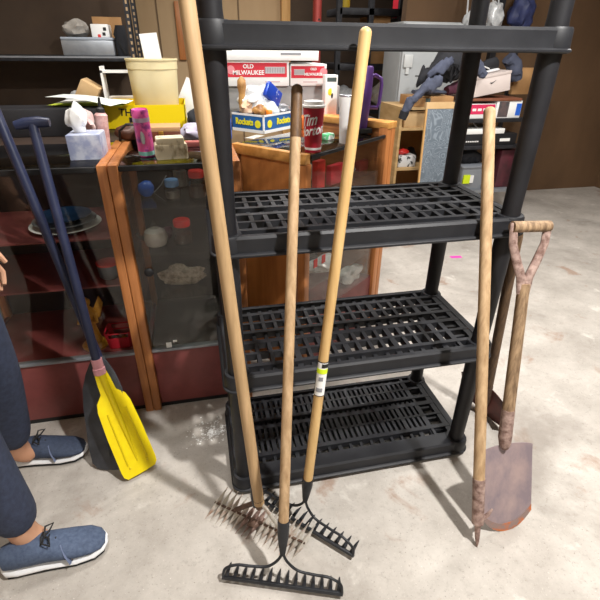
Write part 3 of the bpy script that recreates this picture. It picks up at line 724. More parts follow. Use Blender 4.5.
# pink can (tilted)
c0_=AZ(147.5,156,CZ-.008); tp=AY(139,109,c0_.y-.012)
zc=(tp-c0_).normalized(); hcan=(tp-c0_).length; rc=.0285
ax_=V((0,0,1)).lerp(zc,1).normalized()
t=T('drink_can','tall slim pink drink can tilted on the cabinet glass top','can',c0_)
P('can_body',MB().lathe(c0_,[(rc*.82,0),(rc,.006),(rc,hcan-.006),(rc*.93,hcan-.001),(rc*.92,hcan),(rc*.86,hcan-.003),(.001,hcan-.0035)],24,axis=zc),PINKC,t)
P('mint_band',MB().lathe(c0_+zc*.008,[(rc+.0004,0),(rc+.0004,.014)],24,axis=zc),MINT,t)
P('silver_band',MB().lathe(c0_+zc*(hcan-.04),[(rc+.0004,0),(rc+.0004,.014)],24,axis=zc),mat('silver_print','b9a6c0',.3,.4),t)
pp_=c0_+zc*.07+V((-.002,-rc-.0008,0)); P('figure_print',MB().ball(pp_,.012,2,.3,(.6,.1,1.8),2),SILV,t)
# cream stone block
c0_=AZ(172,160,CZ-.008)
t=S('stone_block',MB().box(-.056,-.035,0,.054,.035,.054,rz(.15,c0_+V((0,.035,0))),.006).box(-.050,-.032,.050,.046,.032,.074,rz(.12,c0_+V((0,.035,0))),.005),STONE,'rough cream-coloured block on the cabinet glass top beside the pink can','block')
# lavender cloth + red tray behind the block
c0_=AZ(199,143,CZ-.008)
S('folded_cloth',MB().ball(c0_+V((-.0,.1,.032)),.05,3,.4,(1.5,1,.62),21),LAV,'crumpled lavender cloth behind the cream block','cloth')
c0_=AZ(198,146,CZ-.008); S('serving_tray',MB().box(c0_.x-.05,c0_.y-.02,CZ-.0075,c0_.x+.07,c0_.y+.02,CZ+.012,bev=.003),mat('salmon_tray','b0625c',.5),'small salmon tray edge behind the cream block','tray')
# mahogany box with clasp
c0_=AZ(160,150,CZ-.008); y0=.86
q0=AY(147,142,y0);q1=AY(181,142,y0); zt=AY(165,127,y0).z
t=T('wooden_box','dark mahogany box with a brass clasp behind the pink can','box',((q0.x+q1.x)/2,y0+.05,CZ-.0075))
P('body',MB().box(q0.x-.03,y0,CZ-.0075,q1.x,y0+.11,zt-.018,bev=.002),MAHOG,t)
P('lid',MB().box(q0.x-.032,y0-.002,zt-.018,q1.x+.002,y0+.112,zt,bev=.003),mat('pale_lid_wood','b98f63',.5),t)
q=AY(161,133,y0-.003); P('clasp',MB().box(q.x-.010,y0-.005,q.z-.012,q.x+.010,y0,q.z+.006,bev=.002),BRASS,t)
# brown leather pouch left of it
c0_=AZ(128,146,CZ-.008)
t=T('leather_pouch','brown leather pouch with a black strap behind the oak side rail','pouch',c0_+V((0,.05,0)))
P('pouch_body',MB().ball(c0_+V((.01,.1,.035)),.045,3,.3,(1.35,.9,.8),31),LEATH,t)
P('strap',MB().tube([c0_+V((-.035,.06,.01)),c0_+V((-.03,.05,.05)),c0_+V((0,.05,.075)),c0_+V((.045,.06,.07))],.005,8),BLK,t)
# tissue box, bottle, dispenser
y0=.64; q0=AY(68,150,y0); q1=AY(102,150,y0); zt=AY(85,135,y0).z
t=T('tissue_box','blue-grey patterned tissue box with a white tissue, at the left edge','tissue box',((q0.x+q1.x)/2,y0+.06,CZ-.0075))
P('carton',MB().box(q0.x,y0,CZ-.0075,q1.x,y0+.12,zt,bev=.003),TISS,t)
P('tissue',MB().ball(((q0.x+q1.x)/2-.02,y0+.06,zt+.045),.04,3,.5,(.75,.6,1.15),4),WHITE,t)
y0=.80; q0=AY(104,146,y0); ztp=AY(100,110,y0); zt2=AY(97,97,y0)
t=T('squeeze_bottle','squeeze bottle with a pink label and black pointed cap','bottle',(q0.x,y0,CZ-.0075))
axb=V((ztp.x-q0.x,0,ztp.z-CZ)).normalized(); hb_=(ztp-V((q0.x,y0,CZ))).length
P('body',MB().lathe((q0.x,y0,CZ-.0075),[(.02,0),(.023,.006),(.023,hb_-.01),(.014,hb_)],20,axis=axb),mat('pink_label','d9b3ad',.5,0,'c69a96',40,(1,1,1),0,.45,.55),t)
P('cap',MB().lathe(V((q0.x,y0,CZ-.0075))+axb*hb_,[(.016,0),(.015,.012),(.007,.018),(.004,.05)],16,axis=axb),BLK,t)
# pink cloth doll / pouch between tissue and bottle
c0_=AY(88,122,.95); S('pink_pouch',MB().ball((c0_.x,.93,CZ+.055),.035,3,.5,(1,1,1.75),9),mat('dusty_pink_cloth','c99a98',.8,0,'e3d4d0',14),'pale pink cloth pouch between the tissue and the squeeze bottle','pouch')

# ------------------------------------------------------------------ upper left shelf
SY=2.25
zsh=AY(100,56,SY).z
xr=AY(134,50,SY).x
t=T('wall_shelf','grey metal shelf with slotted uprights at the upper left','shelf',(-1.1,SY+.2,0))
P('shelf_board',MB().box(-1.9,SY,zsh-.03,xr-.02,SY+.42,zsh,bev=.003),DSTEEL,t)
P('edge_strip',MB().box(-1.9,SY-.004,zsh-.012,xr-.02,SY-.0002,zsh-.002),GREYS,t)
P('back_panel',MB().box(-1.9,SY+.445,.9,xr-.03,SY+.455,2.2),WALLD,t,smooth=False)
P('shelf_board',MB().box(-1.9,SY,.88,xr-.02,SY+.42,.91,bev=.003),GREYS,t)
for y in (SY-.01,SY+.43):
    mb=MB(); mb.box(xr-.02,y-.016,0,xr+.012,y-.013,2.3).box(xr+.009,y-.016,0,xr+.012,y+.02,2.3)
    f0=len(mb.b.faces)
    for k in range(26): mb.box(xr-.010,y-.0172,1.25+k*.035,xr+.001,y-.0158,1.268+k*.035)
    mb.paint(f0,1); P('upright',mb,[DSTEEL,mat('pale_slot','a58c6c',.8)],t,smooth=False)
for y in (SY,SY+.43): P('upright',MB().box(-1.93,y-.016,0,-1.90,y+.02,2.3),DSTEEL,t,smooth=False)
q0=AY(62,48,SY+.02); q1=AY(114,48,SY+.02); zt=AY(95,38,SY+.02).z
t2=T('metal_case','flat grey case on the upper left shelf, under the white device','case',((q0.x+q1.x)/2,SY+.15,zsh))
P('case_body',MB().box(q0.x,SY+.02,zsh,q1.x,SY+.30,zt-.012,bev=.006),GREYS,t2)
P('case_lid',MB().box(q0.x,SY+.018,zt-.012,q1.x,SY+.302,zt+.004,bev=.005),mat('pale_blue_grey','9fa8b4',.4),t2)
q0=AY(91,31,SY+.08); q1=AY(109,31,SY+.08); zd=AY(100,24,SY+.08).z
t2=T('white_device','small white device with dark sockets on the grey case','device',((q0.x+q1.x)/2,SY+.13,zt+.004))
P('shell',MB().box(q0.x,SY+.08,zt+.0045,q1.x,SY+.2,zd,bev=.005),WHT2,t2)
for (u,v,mm) in ((104.5,29,BLACKINK),(99.5,36,REDW),(104,34,BLACKINK)):
    q=AY(u,v,SY+.079); P('socket',MB().box(q.x-.009,SY+.077,q.z-.009,q.x+.009,SY+.081,q.z+.009,bev=.002),mm,t2)
c0_=AY(80,24,SY+.1); S('rag',MB().ball((c0_.x-.04,SY+.15,zt+.05),.055,3,.5,(1.4,1,.8),14),mat('grey_white_rag','a9a49d',.8,0,'87817a',14),'crumpled grey rag left of the white device','rag')
q0=AY(117,50,SY+.06); q1=AY(130,50,SY+.06); zb_=AY(120,25,SY+.06).z
t2=T('handbag','black bag with a loop strap standing on the upper left shelf','bag',((q0.x+q1.x)/2,SY+.12,zsh))
P('bag_body',MB().quadstrip([rrect(q0.x,SY+.05,q1.x-.02,SY+.17,.02,zsh+.0005,3),rrect(q0.x-.005,SY+.05,q1.x-.01,SY+.18,.025,zsh+.08,3),rrect(q0.x+.006,SY+.08,q1.x-.015,SY+.15,.02,zb_,3)]),FABD,t2)
P('strap',MB().tube([(q0.x+.01,SY+.1,zb_-.01),(q0.x-.005,SY+.09,zb_-.05),(q0.x+.02,SY+.048,zb_-.10),(q0.x+.05,SY+.045,zb_-.16)],.006,8),BLK,t2)
c0_=AY(108,24,SY+.33); S('cardboard_sheet',MB().box(c0_.x-.09,SY+.30,zsh+.0,c0_.x+.09,SY+.31,zsh+.22),CARD,'plain cardboard sheet standing behind the white device','cardboard')
# lower level: cartons
q0=AY(107,88,1.98); q1=AY(126,88,1.98)
t2=T('paper_tray','white tray of papers and a pale envelope below the upper left shelf','tray',((q0.x+q1.x)/2,1.85,BZ))
P('tray_frame',MB().box(q0.x,1.84,BZ,q0.x+.012,1.94,AY(110,66,1.9).z).box(q0.x,1.84,AY(110,70,1.9).z-.012,q1.x+.1,1.94,AY(110,70,1.9).z).box(q0.x,1.84,BZ,q1.x+.1,1.94,BZ+.012),WHT2,t2,smooth=False)
P('papers',MB().box(q0.x+.02,1.85,BZ+.0125,q1.x+.08,1.93,BZ+.11,bev=.004),mat('mixed_papers','b7a48c',.7,0,'e6e2da',18,(.3,1,4),0,.45,.55),t2)
c0_=AY(90,84,1.9); S('cardboard_box',MB().box(-.05,-.08,-.045,.05,.08,.045,M.Translation(V((c0_.x,1.86,BZ+.1405)))@M.Rotation(.55,4,'Y'),.003),CARDL,'narrow cardboard box tilted behind the papers at left','box')
c0_=AY(75,82,1.75); S('plastic_bag',MB().ball((c0_.x-.03,1.88,BZ+.07),.07,3,.4,(.9,.8,1),41),PLASTICBAG,'clear plastic bag at the left edge behind the papers','bag')

# ------------------------------------------------------------------ boxes on the middle cabinets
# low table behind cabinet three
t=T('table','dark table behind the turned cabinet carrying the beer cases','table',(.55,1.75,0))
P('tabletop',MB().box(.06,1.52,1.02,1.06,2.05,1.05,bev=.003),mat('dark_table_top','2e2825',.5),t)
for x in (.1,1.02):
    for y in (1.56,2.01): P('leg',MB().box(x-.025,y-.025,0,x+.025,y+.025,1.02),DSTEEL,t,smooth=False)
Y1=1.56
gz=AY(290,86,Y1).z
S('storage_box',MB().box(.10,Y1+.02,1.05,.80,Y1+.40,gz,bev=.004),mat('grey_carton','a4a3a2',.5,0,'8f8e8d',6),'plain grey box under the two beer cases','box')
def beer_case(u0,u1,v0,v1,label,txt_u,bar,txtsz,yy,emb):
    x0=AY(u0,85,yy).x; x1=AY(u1,85,yy).x; zb=gz; zt=AY((u0+u1)/2,v0,yy).z; H=zt-zb
    t=T('beer_case',label,'case',((x0+x1)/2,yy+.13,zb),'red and white beer cases')
    P('carton',MB().box(x0,yy,zb,x1,yy+.26,zt,bev=.002),WHITE,t)
    P('red_panel',MB().box(x0+.004,yy-.0012,zb+H*.36,x1-.012,yy-.0002,zt-.01),REDC,t,smooth=False)
    mb=MB(); q=AY(txt_u,73,yy-.0022); xm=q.x
    mb.text('OLD',txtsz*.9,front((xm,yy-.0022,zb+H*.77)),bold=.0007); mb.text('MILWAUKEE',txtsz,front((xm,yy-.0022,zb+H*.53)),bold=.0007)
    P('lettering',mb,WHITE,t,'white OLD MILWAUKEE print')
    bx0,bx1=AY(bar[0],75,yy).x,AY(bar[1],75,yy).x
    b_=P('code_panel',MB().box(bx0,yy-.0024,zb+H*.50,bx1,yy-.0013,zb+H*.76),mat('pale_code_panel','c7c2c4',.5),t,smooth=False)
    mb=MB(); n=12
    for k in range(n): mb.box(bx0+(bx1-bx0)*(k+.2)/n,yy-.003,zb+H*.53,bx0+(bx1-bx0)*(k+.6)/n,yy-.0024,zb+H*.73)
    P('code_bars',mb,mat('grey_print','8b8d92',.6),b_,smooth=False)
    q=AY(emb,74,yy); P('round_mark',MB().lathe((q.x,yy-.0012,zb+H*.64),[(.021,0),(.021,.0008),(.001,.0009)],20,axis=(0,-1,0)).lathe((q.x,yy-.0018,zb+H*.64),[(.012,0),(.012,.001),(.001,.0011)],16,axis=(0,-1,0)),mat('pale_red_print','e58f97',.5),t)
    mb=MB(); mb.text('12 X 355 mL',.012,front((x1-.09,yy-.0012,zb+H*.18))) if False else mb.box(x1-.13,yy-.001,zb+H*.16,x1-.05,yy-.0002,zb+H*.20)
    P('small_print',mb,mat('pink_grey_print','c9a9ad',.5),t,smooth=False)
    return zt
z1=beer_case(220,289,60.5,85,'long red and white beer case, left of the two behind the top shelf edge',248.5,(265,285),.030,Y1,231)
z2=beer_case(290.5,326,64,85,'short red and white beer case, right of the two behind the top shelf edge',313.5,(294,304.5),.0185,Y1+.01,323.5)
x0=AY(221,55,Y1-.02).x; x1=AY(318,55,Y1).x; zt=AY(270,51,Y1).z
zt=max(zt,z1+.05)
t=T('flat_carton','white flat carton with a green corner lying on the beer cases','carton',((x0+x1)/2,Y1+.12,z1))
P('carton_body',MB().box(x0,Y1-.015,z1+.0006,x1,Y1+.26,zt,bev=.002),WHITE,t)
P('green_corner',MB().box(x0-.0008,Y1-.0162,z1+.002,x0+.018,Y1-.0145,zt-.002),GREEN,t,smooth=False)
q=AY(290,54,Y1-.016); mb=MB(); mb.box(q.x-.05,Y1-.0162,z1+(zt-z1)*.55,q.x+.06,Y1-.0146,z1+(zt-z1)*.75); P('print_line',mb,mat('grey_print','8b8d92',.6),t,smooth=False)
# black cable on the grey box
q=AY(279,98,Y1-.01); 
# candy tray
CZ3=Z3-.004
cb=AZ(264,134,CZ3); e1=(AZ(228,130.5,CZ3)-cb); e2=(AZ(295,127.5,CZ3)-cb)
a1_=math.atan2(e2.y,e2.x)
Mb=rz(a1_,cb); Lx,Ly=e2.length*.98,e1.length*.96
t=T('candy_tray','open blue candy tray with yellow print full of odds and ends','tray',Mb@V((Lx/2,Ly/2,0)))
hT=.082
P('tray_body',MB().box(0,0,0,Lx,Ly,.004,Mb).box(0,0,0,Lx,.004,hT,Mb).box(0,Ly-.004,0,Lx,Ly,hT,Mb).box(0,0,0,.004,Ly,hT,Mb).box(Lx-.004,0,0,Lx,Ly,hT,Mb),BLUEB,t,smooth=False)
P('white_trim',MB().box(-.001,-.001,0,Lx,.0,.014,Mb).box(-.001,-.001,0,.0,Ly,.014,Mb).box(-.001,-.001,hT-.008,Lx,.0005,hT+.001,Mb).box(-.001,-.001,hT-.008,.0005,Ly,hT+.001,Mb).box(-.001,-.001,0,.006,.006,hT,Mb),WHITE,t,smooth=False)
mb=MB()
for (o,xd) in ((Mb@V((Lx*.62,-.0016,.045)),Mb.to_3x3()@V((1,0,0))),(Mb@V((-.0016,Ly*.60,.045)),Mb.to_3x3()@V((0,-1,0)))):
    P('lettering',MB().text('Rockets',.040,frame(o,xd,(0,0,1)),bold=.0016,sx=.85),LOGOY,t,'yellow candy name on one side')
mb=MB()
for (o,ax2) in ((Mb@V((Lx*.18,-.0005,.040)),Mb.to_3x3()@V((0,-1,0))),(Mb@V((-.0005,Ly*.18,.040)),Mb.to_3x3()@V((-1,0,0)))):
    P('print_mark',MB().lathe(o,[(.018,0),(.018,.001),(.001,.0012)],16,axis=ax2),LOGOY,t)
# contents of the candy tray
def inb(x,y,z): return Mb@V((x/.155*Lx,y/.20*Ly,z+.012))
S('plastic_bag',MB().ball(inb(.085,.125,.105),.088,4,.5,(1.15,1,.85),51),PLASTICBAG,'crinkled clear plastic bag heaped in the candy tray','bag')
S('chip_packet',MB().box(-.06,-.012,-.036,.06,.012,.036,M.Translation(inb(.085,.05,.150))@M.Rotation(a1_,4,'Z')@M.Rotation(.55,4,'Y'),.007),mat('blue_foil','2448b8',.3,.2,'dfe3ee',16,(1,1,1),.4,.55,.62),'blue and white foil packet on top of the candy tray heap','packet')
S('orange_bottle_cap',MB().lathe(inb(.05,.03,.05),[(.014,0),(.016,.004),(.016,.03),(.012,.036)],16),mat('bright_orange','f08a28',.4),'small orange bottle top at the front of the candy tray','cap')
S('cookie_bag',MB().ball(inb(.03,.14,.085),.046,3,.35,(.8,1.1,.8),52),mat('tan_bread','c9a080',.6,0,'e0c5a8',12),'tan paper bag in the left of the candy tray','bag')
S('figurine',MB().lathe(inb(.03,.17,.07),[(.014,0),(.020,.05),(.015,.085),(.022,.11),(.020,.14),(.004,.158)],14),mat('tan_wood_toy','c79a5c',.5,0,'8a5c30',20),'small tan carved figure standing at the back of the candy tray','figurine')
S('brown_packet',MB().ball(inb(.035,.07,.080),.032,3,.4,(1,.8,.9),53),mat('brown_wrapper','8f5c30',.4,0,'d9a860',22),'crumpled brown wrapper near the orange cap','packet')
S('foil_ball',MB().ball(inb(.125,.045,.078),.034,3,.4,(1.2,.9,.8),54),mat('grey_foil','c5c6ca',.3,.5,'97989c',24,(1,1,1),.5),'crumpled silver foil at the right of the candy tray','foil')
S('white_cup_lid',MB().lathe(inb(.035,.105,.128),[(.028,0),(.030,.008),(.022,.016)],18,axis=(-.3,-.5,1)),WHT2,'small white lid with a teal rim lying in the candy tray','lid')
# blue can at the left
q=AZ(229,139,CZ3); S('blue_tin',MB().lathe((q.x-.01,q.y+.0,CZ3),[(.022,0),(.024,.004),(.024,.085),(.02,.09)],20),BLUEP,'small blue tin left of the candy tray','tin')
S('paper_slip',MB().box(-.05,-.022,0,.05,.022,.001,M.Translation(AZ(255,137,CZ3)+V((0,0,.0006)))@M.Rotation(a1_+.15,4,'Z')),mat('printed_paper','cfcbc2',.6,0,'9a968e',30),'printed paper slip in front of the candy tray','paper')
# Red coffee cup
c0_=AZ(313.5,152,CZ3); c0_=c0_+V((.0,.012,0))
tpz=AY(315,106,c0_.y).z
hcup=tpz-c0_.z; rb_=.031; rt2=.041
cup=T('coffee_cup','red paper coffee cup with white script and a white lid','cup',c0_)
P('cup_body',MB().lathe(c0_,[(rb_,0),(rb_+.001,.003),(rt2,hcup),(rt2-.002,hcup)],36),CUPR,cup)
P('base_band',MB().lathe(c0_+V((0,0,.010)),[(rb_+.0014,0),(rb_+.0024,.009)],36),WHITE,cup)
P('lid',MB().lathe(c0_+V((0,0,hcup-.004)),[(rt2+.001,0),(rt2+.0035,.002),(rt2+.0035,.008),(rt2-.002,.011),(rt2-.004,.022),(rt2-.008,.023),(rt2-.009,.018),(.001,.018)],36),WHT2,cup)
def cupmap(co):
    z=co.y; r=rb_+(rt2-rb_)*(z/hcup)+.0006+co.z
    vd=math.atan2((CP-c0_).y,(CP-c0_).x)
    a=vd+co.x/r+.05; return c0_+V((r*math.cos(a),r*math.sin(a),z))
mb=MB()
for w_,dx,dy,sz in (('Tim',-.024,.118,.058),('Hortons',-.006,.082,.050)):
    def fn(co,dx=dx,dy=dy): return cupmap(V((co.x+dx,co.y+dy+(co.x)*.18,co.z)))
    mb.text(w_,sz,None,ext=.0003,shear=.35,sx=.74,bold=.0011,fn=fn)
P('lettering',mb,WHITE,cup,'white script lettering')
# white tumbler
c0_=AZ(345.5,143,CZ3); zt=AY(346,95,c0_.y).z-c0_.z
t=T('tumbler','tall white tumbler beside the pale rake handle','tumbler',c0_)
P('body',MB().lathe(c0_,[(.026,0),(.028,.004),(.037,zt),(.035,zt),(.033,zt-.01),(.024,.01)],30),WHT2,t)
P('rim',MB().lathe(c0_+V((0,0,zt)),[(.0375,-.004),(.038,0),(.035,.002)],30),SILV,t)
# purple jug
c0_=AZ(362,128,CZ3+.046); c0_.z=Z3+.05
c0_=M3@V((L3-.005,.05,Z3+.05))
pu=AY(361,128,1.10)
c0_=V((pu.x,1.10,pu.z))
zt=AY(361,66,1.10).z-c0_.z
print('purple base',c0_,'top rail corner',M3@V((L3,0,Z3+.05)))
# it stands on a small black box on the cabinet top
S('black_box',MB().box(c0_.x-.05,1.10-.03,CZ3+.0005,c0_.x+.05,1.16,c0_.z if c0_.z>CZ3+.02 else CZ3+.02,bev=.003),BLK,'low black box under the purple travel mug','box')
c0_.z=max(c0_.z,CZ3+.02); c0_.y=1.115
t=T('travel_mug','tall purple travel mug with a square handle behind the pale rake handle','mug',c0_)
rm=(AY(372,80,1.115).x-AY(354,80,1.115).x)/2
P('body',MB().lathe(c0_,[(rm*.72,0),(rm*.76,.005),(rm*.95,zt*.45),(rm,zt*.55),(rm,zt*.97),(rm*.9,zt),(rm*.8,zt)],30),PURP,t)
hx=AY(381,100,1.115).x
P('handle',MB().tube([(c0_.x+rm*.9,1.115,c0_.z+zt*.83),(c0_.x+rm*1.3,1.115,c0_.z+zt*.86),(hx-.008,1.115,c0_.z+zt*.80),(hx-.004,1.115,c0_.z+zt*.7),(hx-.008,1.115,c0_.z+zt*.42),(hx-.018,1.115,c0_.z+zt*.33),(c0_.x+rm*.85,1.115,c0_.z+zt*.34)],.0085,10,flat=(1,1)),PURP,t)
# white carton with yellow label
y_=1.42; q0=AY(325,100,y_);q1=AY(337,100,y_); zt=AY(331,75,y_).z; 
S('shoebox',MB().box(.54,1.38,1.05 if False else CZ3-.02,.86,1.50,AY(331,117,1.38).z-.002,bev=.003),ORANGE,'plain orange carton behind the red coffee cup','carton')
zo=AY(331,117,1.38).z-.002
t=T('small_carton','white carton with a yellow figure print behind the red coffee cup','carton',((q0.x+q1.x)/2,y_+.03,zo))
P('carton_body',MB().box(q0.x,y_,zo+.0005,q1.x,y_+.06,zt,bev=.002),WHITE,t)
q=AY(331.5,80,y_); P('dark_band',MB().box(q0.x+.008,y_-.001,q.z-.008,q1.x-.008,y_,q.z+.012),mat('dark_green_print','4a5a58',.5),t,smooth=False)
q=AY(330,92,y_); P('yellow_print',MB().ball((q.x,y_-.0002,q.z),.014,2,.2,(.8,.06,1.3)),LOGOY,t)
q=AY(331,95,y_); P('black_print',MB().ball((q.x+.006,y_-.0006,q.z-.004),.010,2,.2,(.6,.06,1.3)),BLACKINK,t)
c0_=AZ(328,140,CZ3); S('green_packet',MB().box(-.03,-.02,0,.03,.02,.028,M.Translation(c0_+V((0,.01,.0)))@M.Rotation(.6,4,'Z'),.008),mat('green_white_pack','57b077',.4,0,'e4ece6',26,(1,1,1),.2,.48,.55),'small green and white packet right of the red coffee cup','packet')
# plier handles / grey bracket above the cup
q=AY(318,97,1.30); S('grey_bracket',MB().tube([AY(296,103,1.36),AY(309,100,1.35),AY(322,96,1.33),AY(327,102,1.32),AY(329,108,1.31)],[.016,.016,.017,.016,.012],10,flat=(1,.6)),mat('brown_grey_steel','6b6461',.45,.4),'curved grey metal bracket arching behind the coffee cup lid','bracket') if False else None

# ------------------------------------------------------------------ dark rack and opening behind
YD=3.9
xa=AY(345,10,YD).x; xb=AY(372,10,YD).x
t=T('steel_rack','dark steel rack with stacked goods in the opening behind the shelving','rack',(AY(370,10,YD).x,YD+.25,0))
X0=AY(340,10,YD).x; X1=AY(402,10,YD).x
for x in (X0,AY(372,10,YD).x,X1): P('upright',MB().box(x-.025,YD,0,x+.025,YD+.05,2.5),DSTEEL,t,smooth=False)
for v in (8,64,108):
    z=AY(370,v,YD).z; P('shelf_board',MB().box(X0,YD,z-.06,X1,YD+.5,z,bev=.003),DSTEEL,t)
z8=AY(370,8,YD).z
q0=AY(414,10,YD+.1);q1=AY(436,10,YD+.1)
zr=AY(415,17,YD).z
t=T('side_rack','small dark rack holding red and purple boxes at upper right','rack',(AY(420,15,YD).x,YD+.25,0))
P('shelf_board',MB().box(X1+.06,YD,zr-.09,AY(436,15,YD).x,YD+.5,zr),DSTEEL,t,smooth=False)
for x in (X1+.06,AY(436,15,YD).x-.05): P('upright',MB().box(x,YD,0,x+.05,YD+.05,zr-.09).box(x,YD+.45,0,x+.05,YD+.5,zr-.09),DSTEEL,t,smooth=False)
q0=AY(400,10,YD+.05).x; q1=AY(408,10,YD+.05).x
S('red_box',MB().box(q0+.02,YD+.04,zr+.0005,q1+.02,YD+.3,zr+.3,bev=.003),REDC,'red box left of the purple boxes on the small dark rack','box')
q0=AY(414.5,10,YD+.05).x; q1=AY(436,10,YD+.05).x
t=T('purple_box','purple carton with a pale mark on the small dark rack','box',((q0+q1)/2,YD+.17,zr)); P('carton',MB().box(q0,YD+.04,zr+.0005,q1-.02,YD+.3,zr+.3,bev=.003),mat('purple_carton','8a3a96',.5),t)
P('pale_mark',MB().box(q0+.06,YD+.038,zr+.06,q0+.14,YD+.0402,zr+.13),mat('pink_grey_print','c9a9ad',.5),t,smooth=False)
c0_=AY(352,5,YD); S('yellow_bottle',MB().lathe((c0_.x-.03,YD+.15,z8+.0005),[(.05,0),(.055,.02),(.055,.2),(.02,.24),(.02,.28)],16),mat('yellow_jug_plastic','d9b93a',.4),'yellow bottle at the top of the dark rack','bottle')
z64=AY(370,108,YD).z
for k,(u,lab,mm,r) in enumerate(((348,'crinkled grey bag on the dark rack behind the white tumbler',PLASTICBAG,.11),(385,'tan and grey bundle on the dark rack right of the purple travel mug',mat('tan_grey_cloth','94806a',.8,0,'b9b2a8',14),.13))):
    q=AY(u,95,YD+.15); S('bundle',MB().ball((q.x,YD+.2,z64+r*.8),r,3,.4,(1.2,1,1),60+k),mm,lab,'bundle')
S('cardboard_box',MB().box(AY(375,14,YD).x,YD+.1,AY(370,64,YD).z+.0005,AY(395,14,YD).x,YD+.45,AY(380,25,YD).z+.1,bev=.003),CARD,'cardboard box on the dark rack right of the pale rake handle','box')
# red post
q=AY(317,20,3.1); t=T('jack_post','red painted steel post standing behind the top shelf','post',(q.x,3.1,0))
P('tube',MB().rod((q.x,3.1,0),(q.x,3.1,ZC-.001),.036,.036,20),REDP,t)
for z in (1.45,1.62,1.79,1.96): P('pin_hole',MB().lathe((q.x+.008,3.1-.035,z),[(.008,0),(.008,.003)],12,axis=(0,-1,0)),BLK,t)
# ------------------------------------------------------------------ right background
YR=2.55
# grey white freezer panel
q0=AY(395,100,3.0); q1=AY(440,100,3.0)
zt=1.62
t=T('chest_freezer','grey-white upright freezer behind the jacket pile','freezer',((q0.x+q1.x)/2,3.15,0))
P('cabinet_body',MB().box(q0.x,2.99,.0,q1.x+.1,3.37,zt,bev=.012),FRIDGE,t)
P('door',MB().box(q0.x+.005,2.955,.08,q1.x+.095,2.985,zt-.01,bev=.008),FRIDGE,t)
q=AY(408,61,2.95); P('thermostat',MB().box(q.x-.04,2.935,q.z-.05,q.x+.04,2.955,q.z+.05,bev=.006).box(q.x-.015,2.94,q.z-.10,q.x+.015,2.955,q.z-.05),mat('pale_dial','cfd2d2',.4),t,'pale dial plate')
q=AY(418,76,2.95); P('badge',MB().box(q.x-.025,2.952,q.z-.004,q.x+.025,2.956,q.z+.004),BLK,t,smooth=False)
# metal rack carrying boxes
x0=AY(464,120,YR).x; x1=AY(519,150,YR).x
lv=[AY(480,119,YR).z, AY(480,146,YR).z, AY(480,190,YR).z]
t=T('steel_rack','dark steel rack loaded with cartons at right behind the shelving','rack',((x0+x1)/2,YR+.25,0))
for z in lv+[.12]: P('shelf_board',MB().box(x0,YR,z-.03,x1,YR+.38,z,bev=.003),DSTEEL if z!=lv[2] else GREYS,t)
for y in (YR-.02,YR+.385):
    for x in (x0-.055,x1+.002):
        ht=1.5 if x>x0 else lv[0]
        mb=MB().box(x,y-.003,0,x+.05,y,ht).box(x+.046,y-.003,0,x+.05,y+.015,ht)
        f0=len(mb.b.faces)
        for k in range(18 if x>x0 else 7): mb.box(x+.012,y-.0045,.5+k*.05,x+.028,y-.0031,.525+k*.05)
        mb.paint(f0,1); P('upright',mb,[DSTEEL,mat('dark_slot','0c0c0d',.8)],t,smooth=False)
def bxs(u0,u1,v0,y,z,dep,mm,name,label,cat,tilt=0):
    a=AY(u0,(v0),y).x; b=AY(u1,v0,y).x; zt=AY((u0+u1)/2,v0,y).z
    return a,b,zt
def simple(u0,u1,v0,y,z,dep,mm,name,label,cat,grp=None):
    a,b,zt=bxs(u0,u1,v0,y,z,dep,mm,name,label,cat)
    return S(name,MB().box(a,y,z+.0006,b,y+dep,zt,bev=.003),mm,label,cat,grp),a,b,zt
# shelf 1: pink/yellow carton and grey blue box
a,b,zt=bxs(468,496,104,YR+.02,lv[0],.3,None,'','','')
t=T('snack_carton','pink, yellow and white carton behind the pike pole top','carton',((a+b)/2,YR+.15,lv[0]))
P('carton_body',MB().box(a,YR+.02,lv[0]+.0006,b,YR+.32,zt,bev=.003),WHITE,t)
P('yellow_end',MB().box(a-.001,YR+.018,lv[0]+.02,a+.03,YR+.0202,zt-.004),LOGOY,t,smooth=False)
P('pink_panel',MB().box(a+.03,YR+.018,lv[0]+.035,b-.004,YR+.0202,zt-.004),mat('hot_pink_print','d8325e',.5),t,smooth=False)
mb=MB()
for k in range(3): mb.box(a+.05+k*.05,YR+.0165,lv[0]+.06,a+.085+k*.05,YR+.018,lv[0]+.08)
P('white_print',mb,WHITE,t,smooth=False)
a,b,zt=bxs(498,523,101,YR+.02,lv[0],.3,None,'','','')
t=T('grey_carton','grey and white carton with a blue end, right of the pike pole top','carton',((a+b)/2,YR+.15,lv[0]))
P('carton_body',MB().box(a,YR+.02,lv[0]+.0006,b,YR+.32,zt,bev=.003),WHITE,t)
P('dark_panel',MB().box(a+.02,YR+.018,lv[0]+.01,a+.115,YR+.0202,zt-.004),mat('charcoal_print','4a484b',.5,0,'6a5654',20),t,smooth=False)
P('blue_panel',MB().box(b-.05,YR+.018,lv[0]+.02,b-.004,YR+.0202,zt-.02),BLUEP,t,smooth=False)
ztop=max(zt,AY(482,103,YR+.02).z)+.002
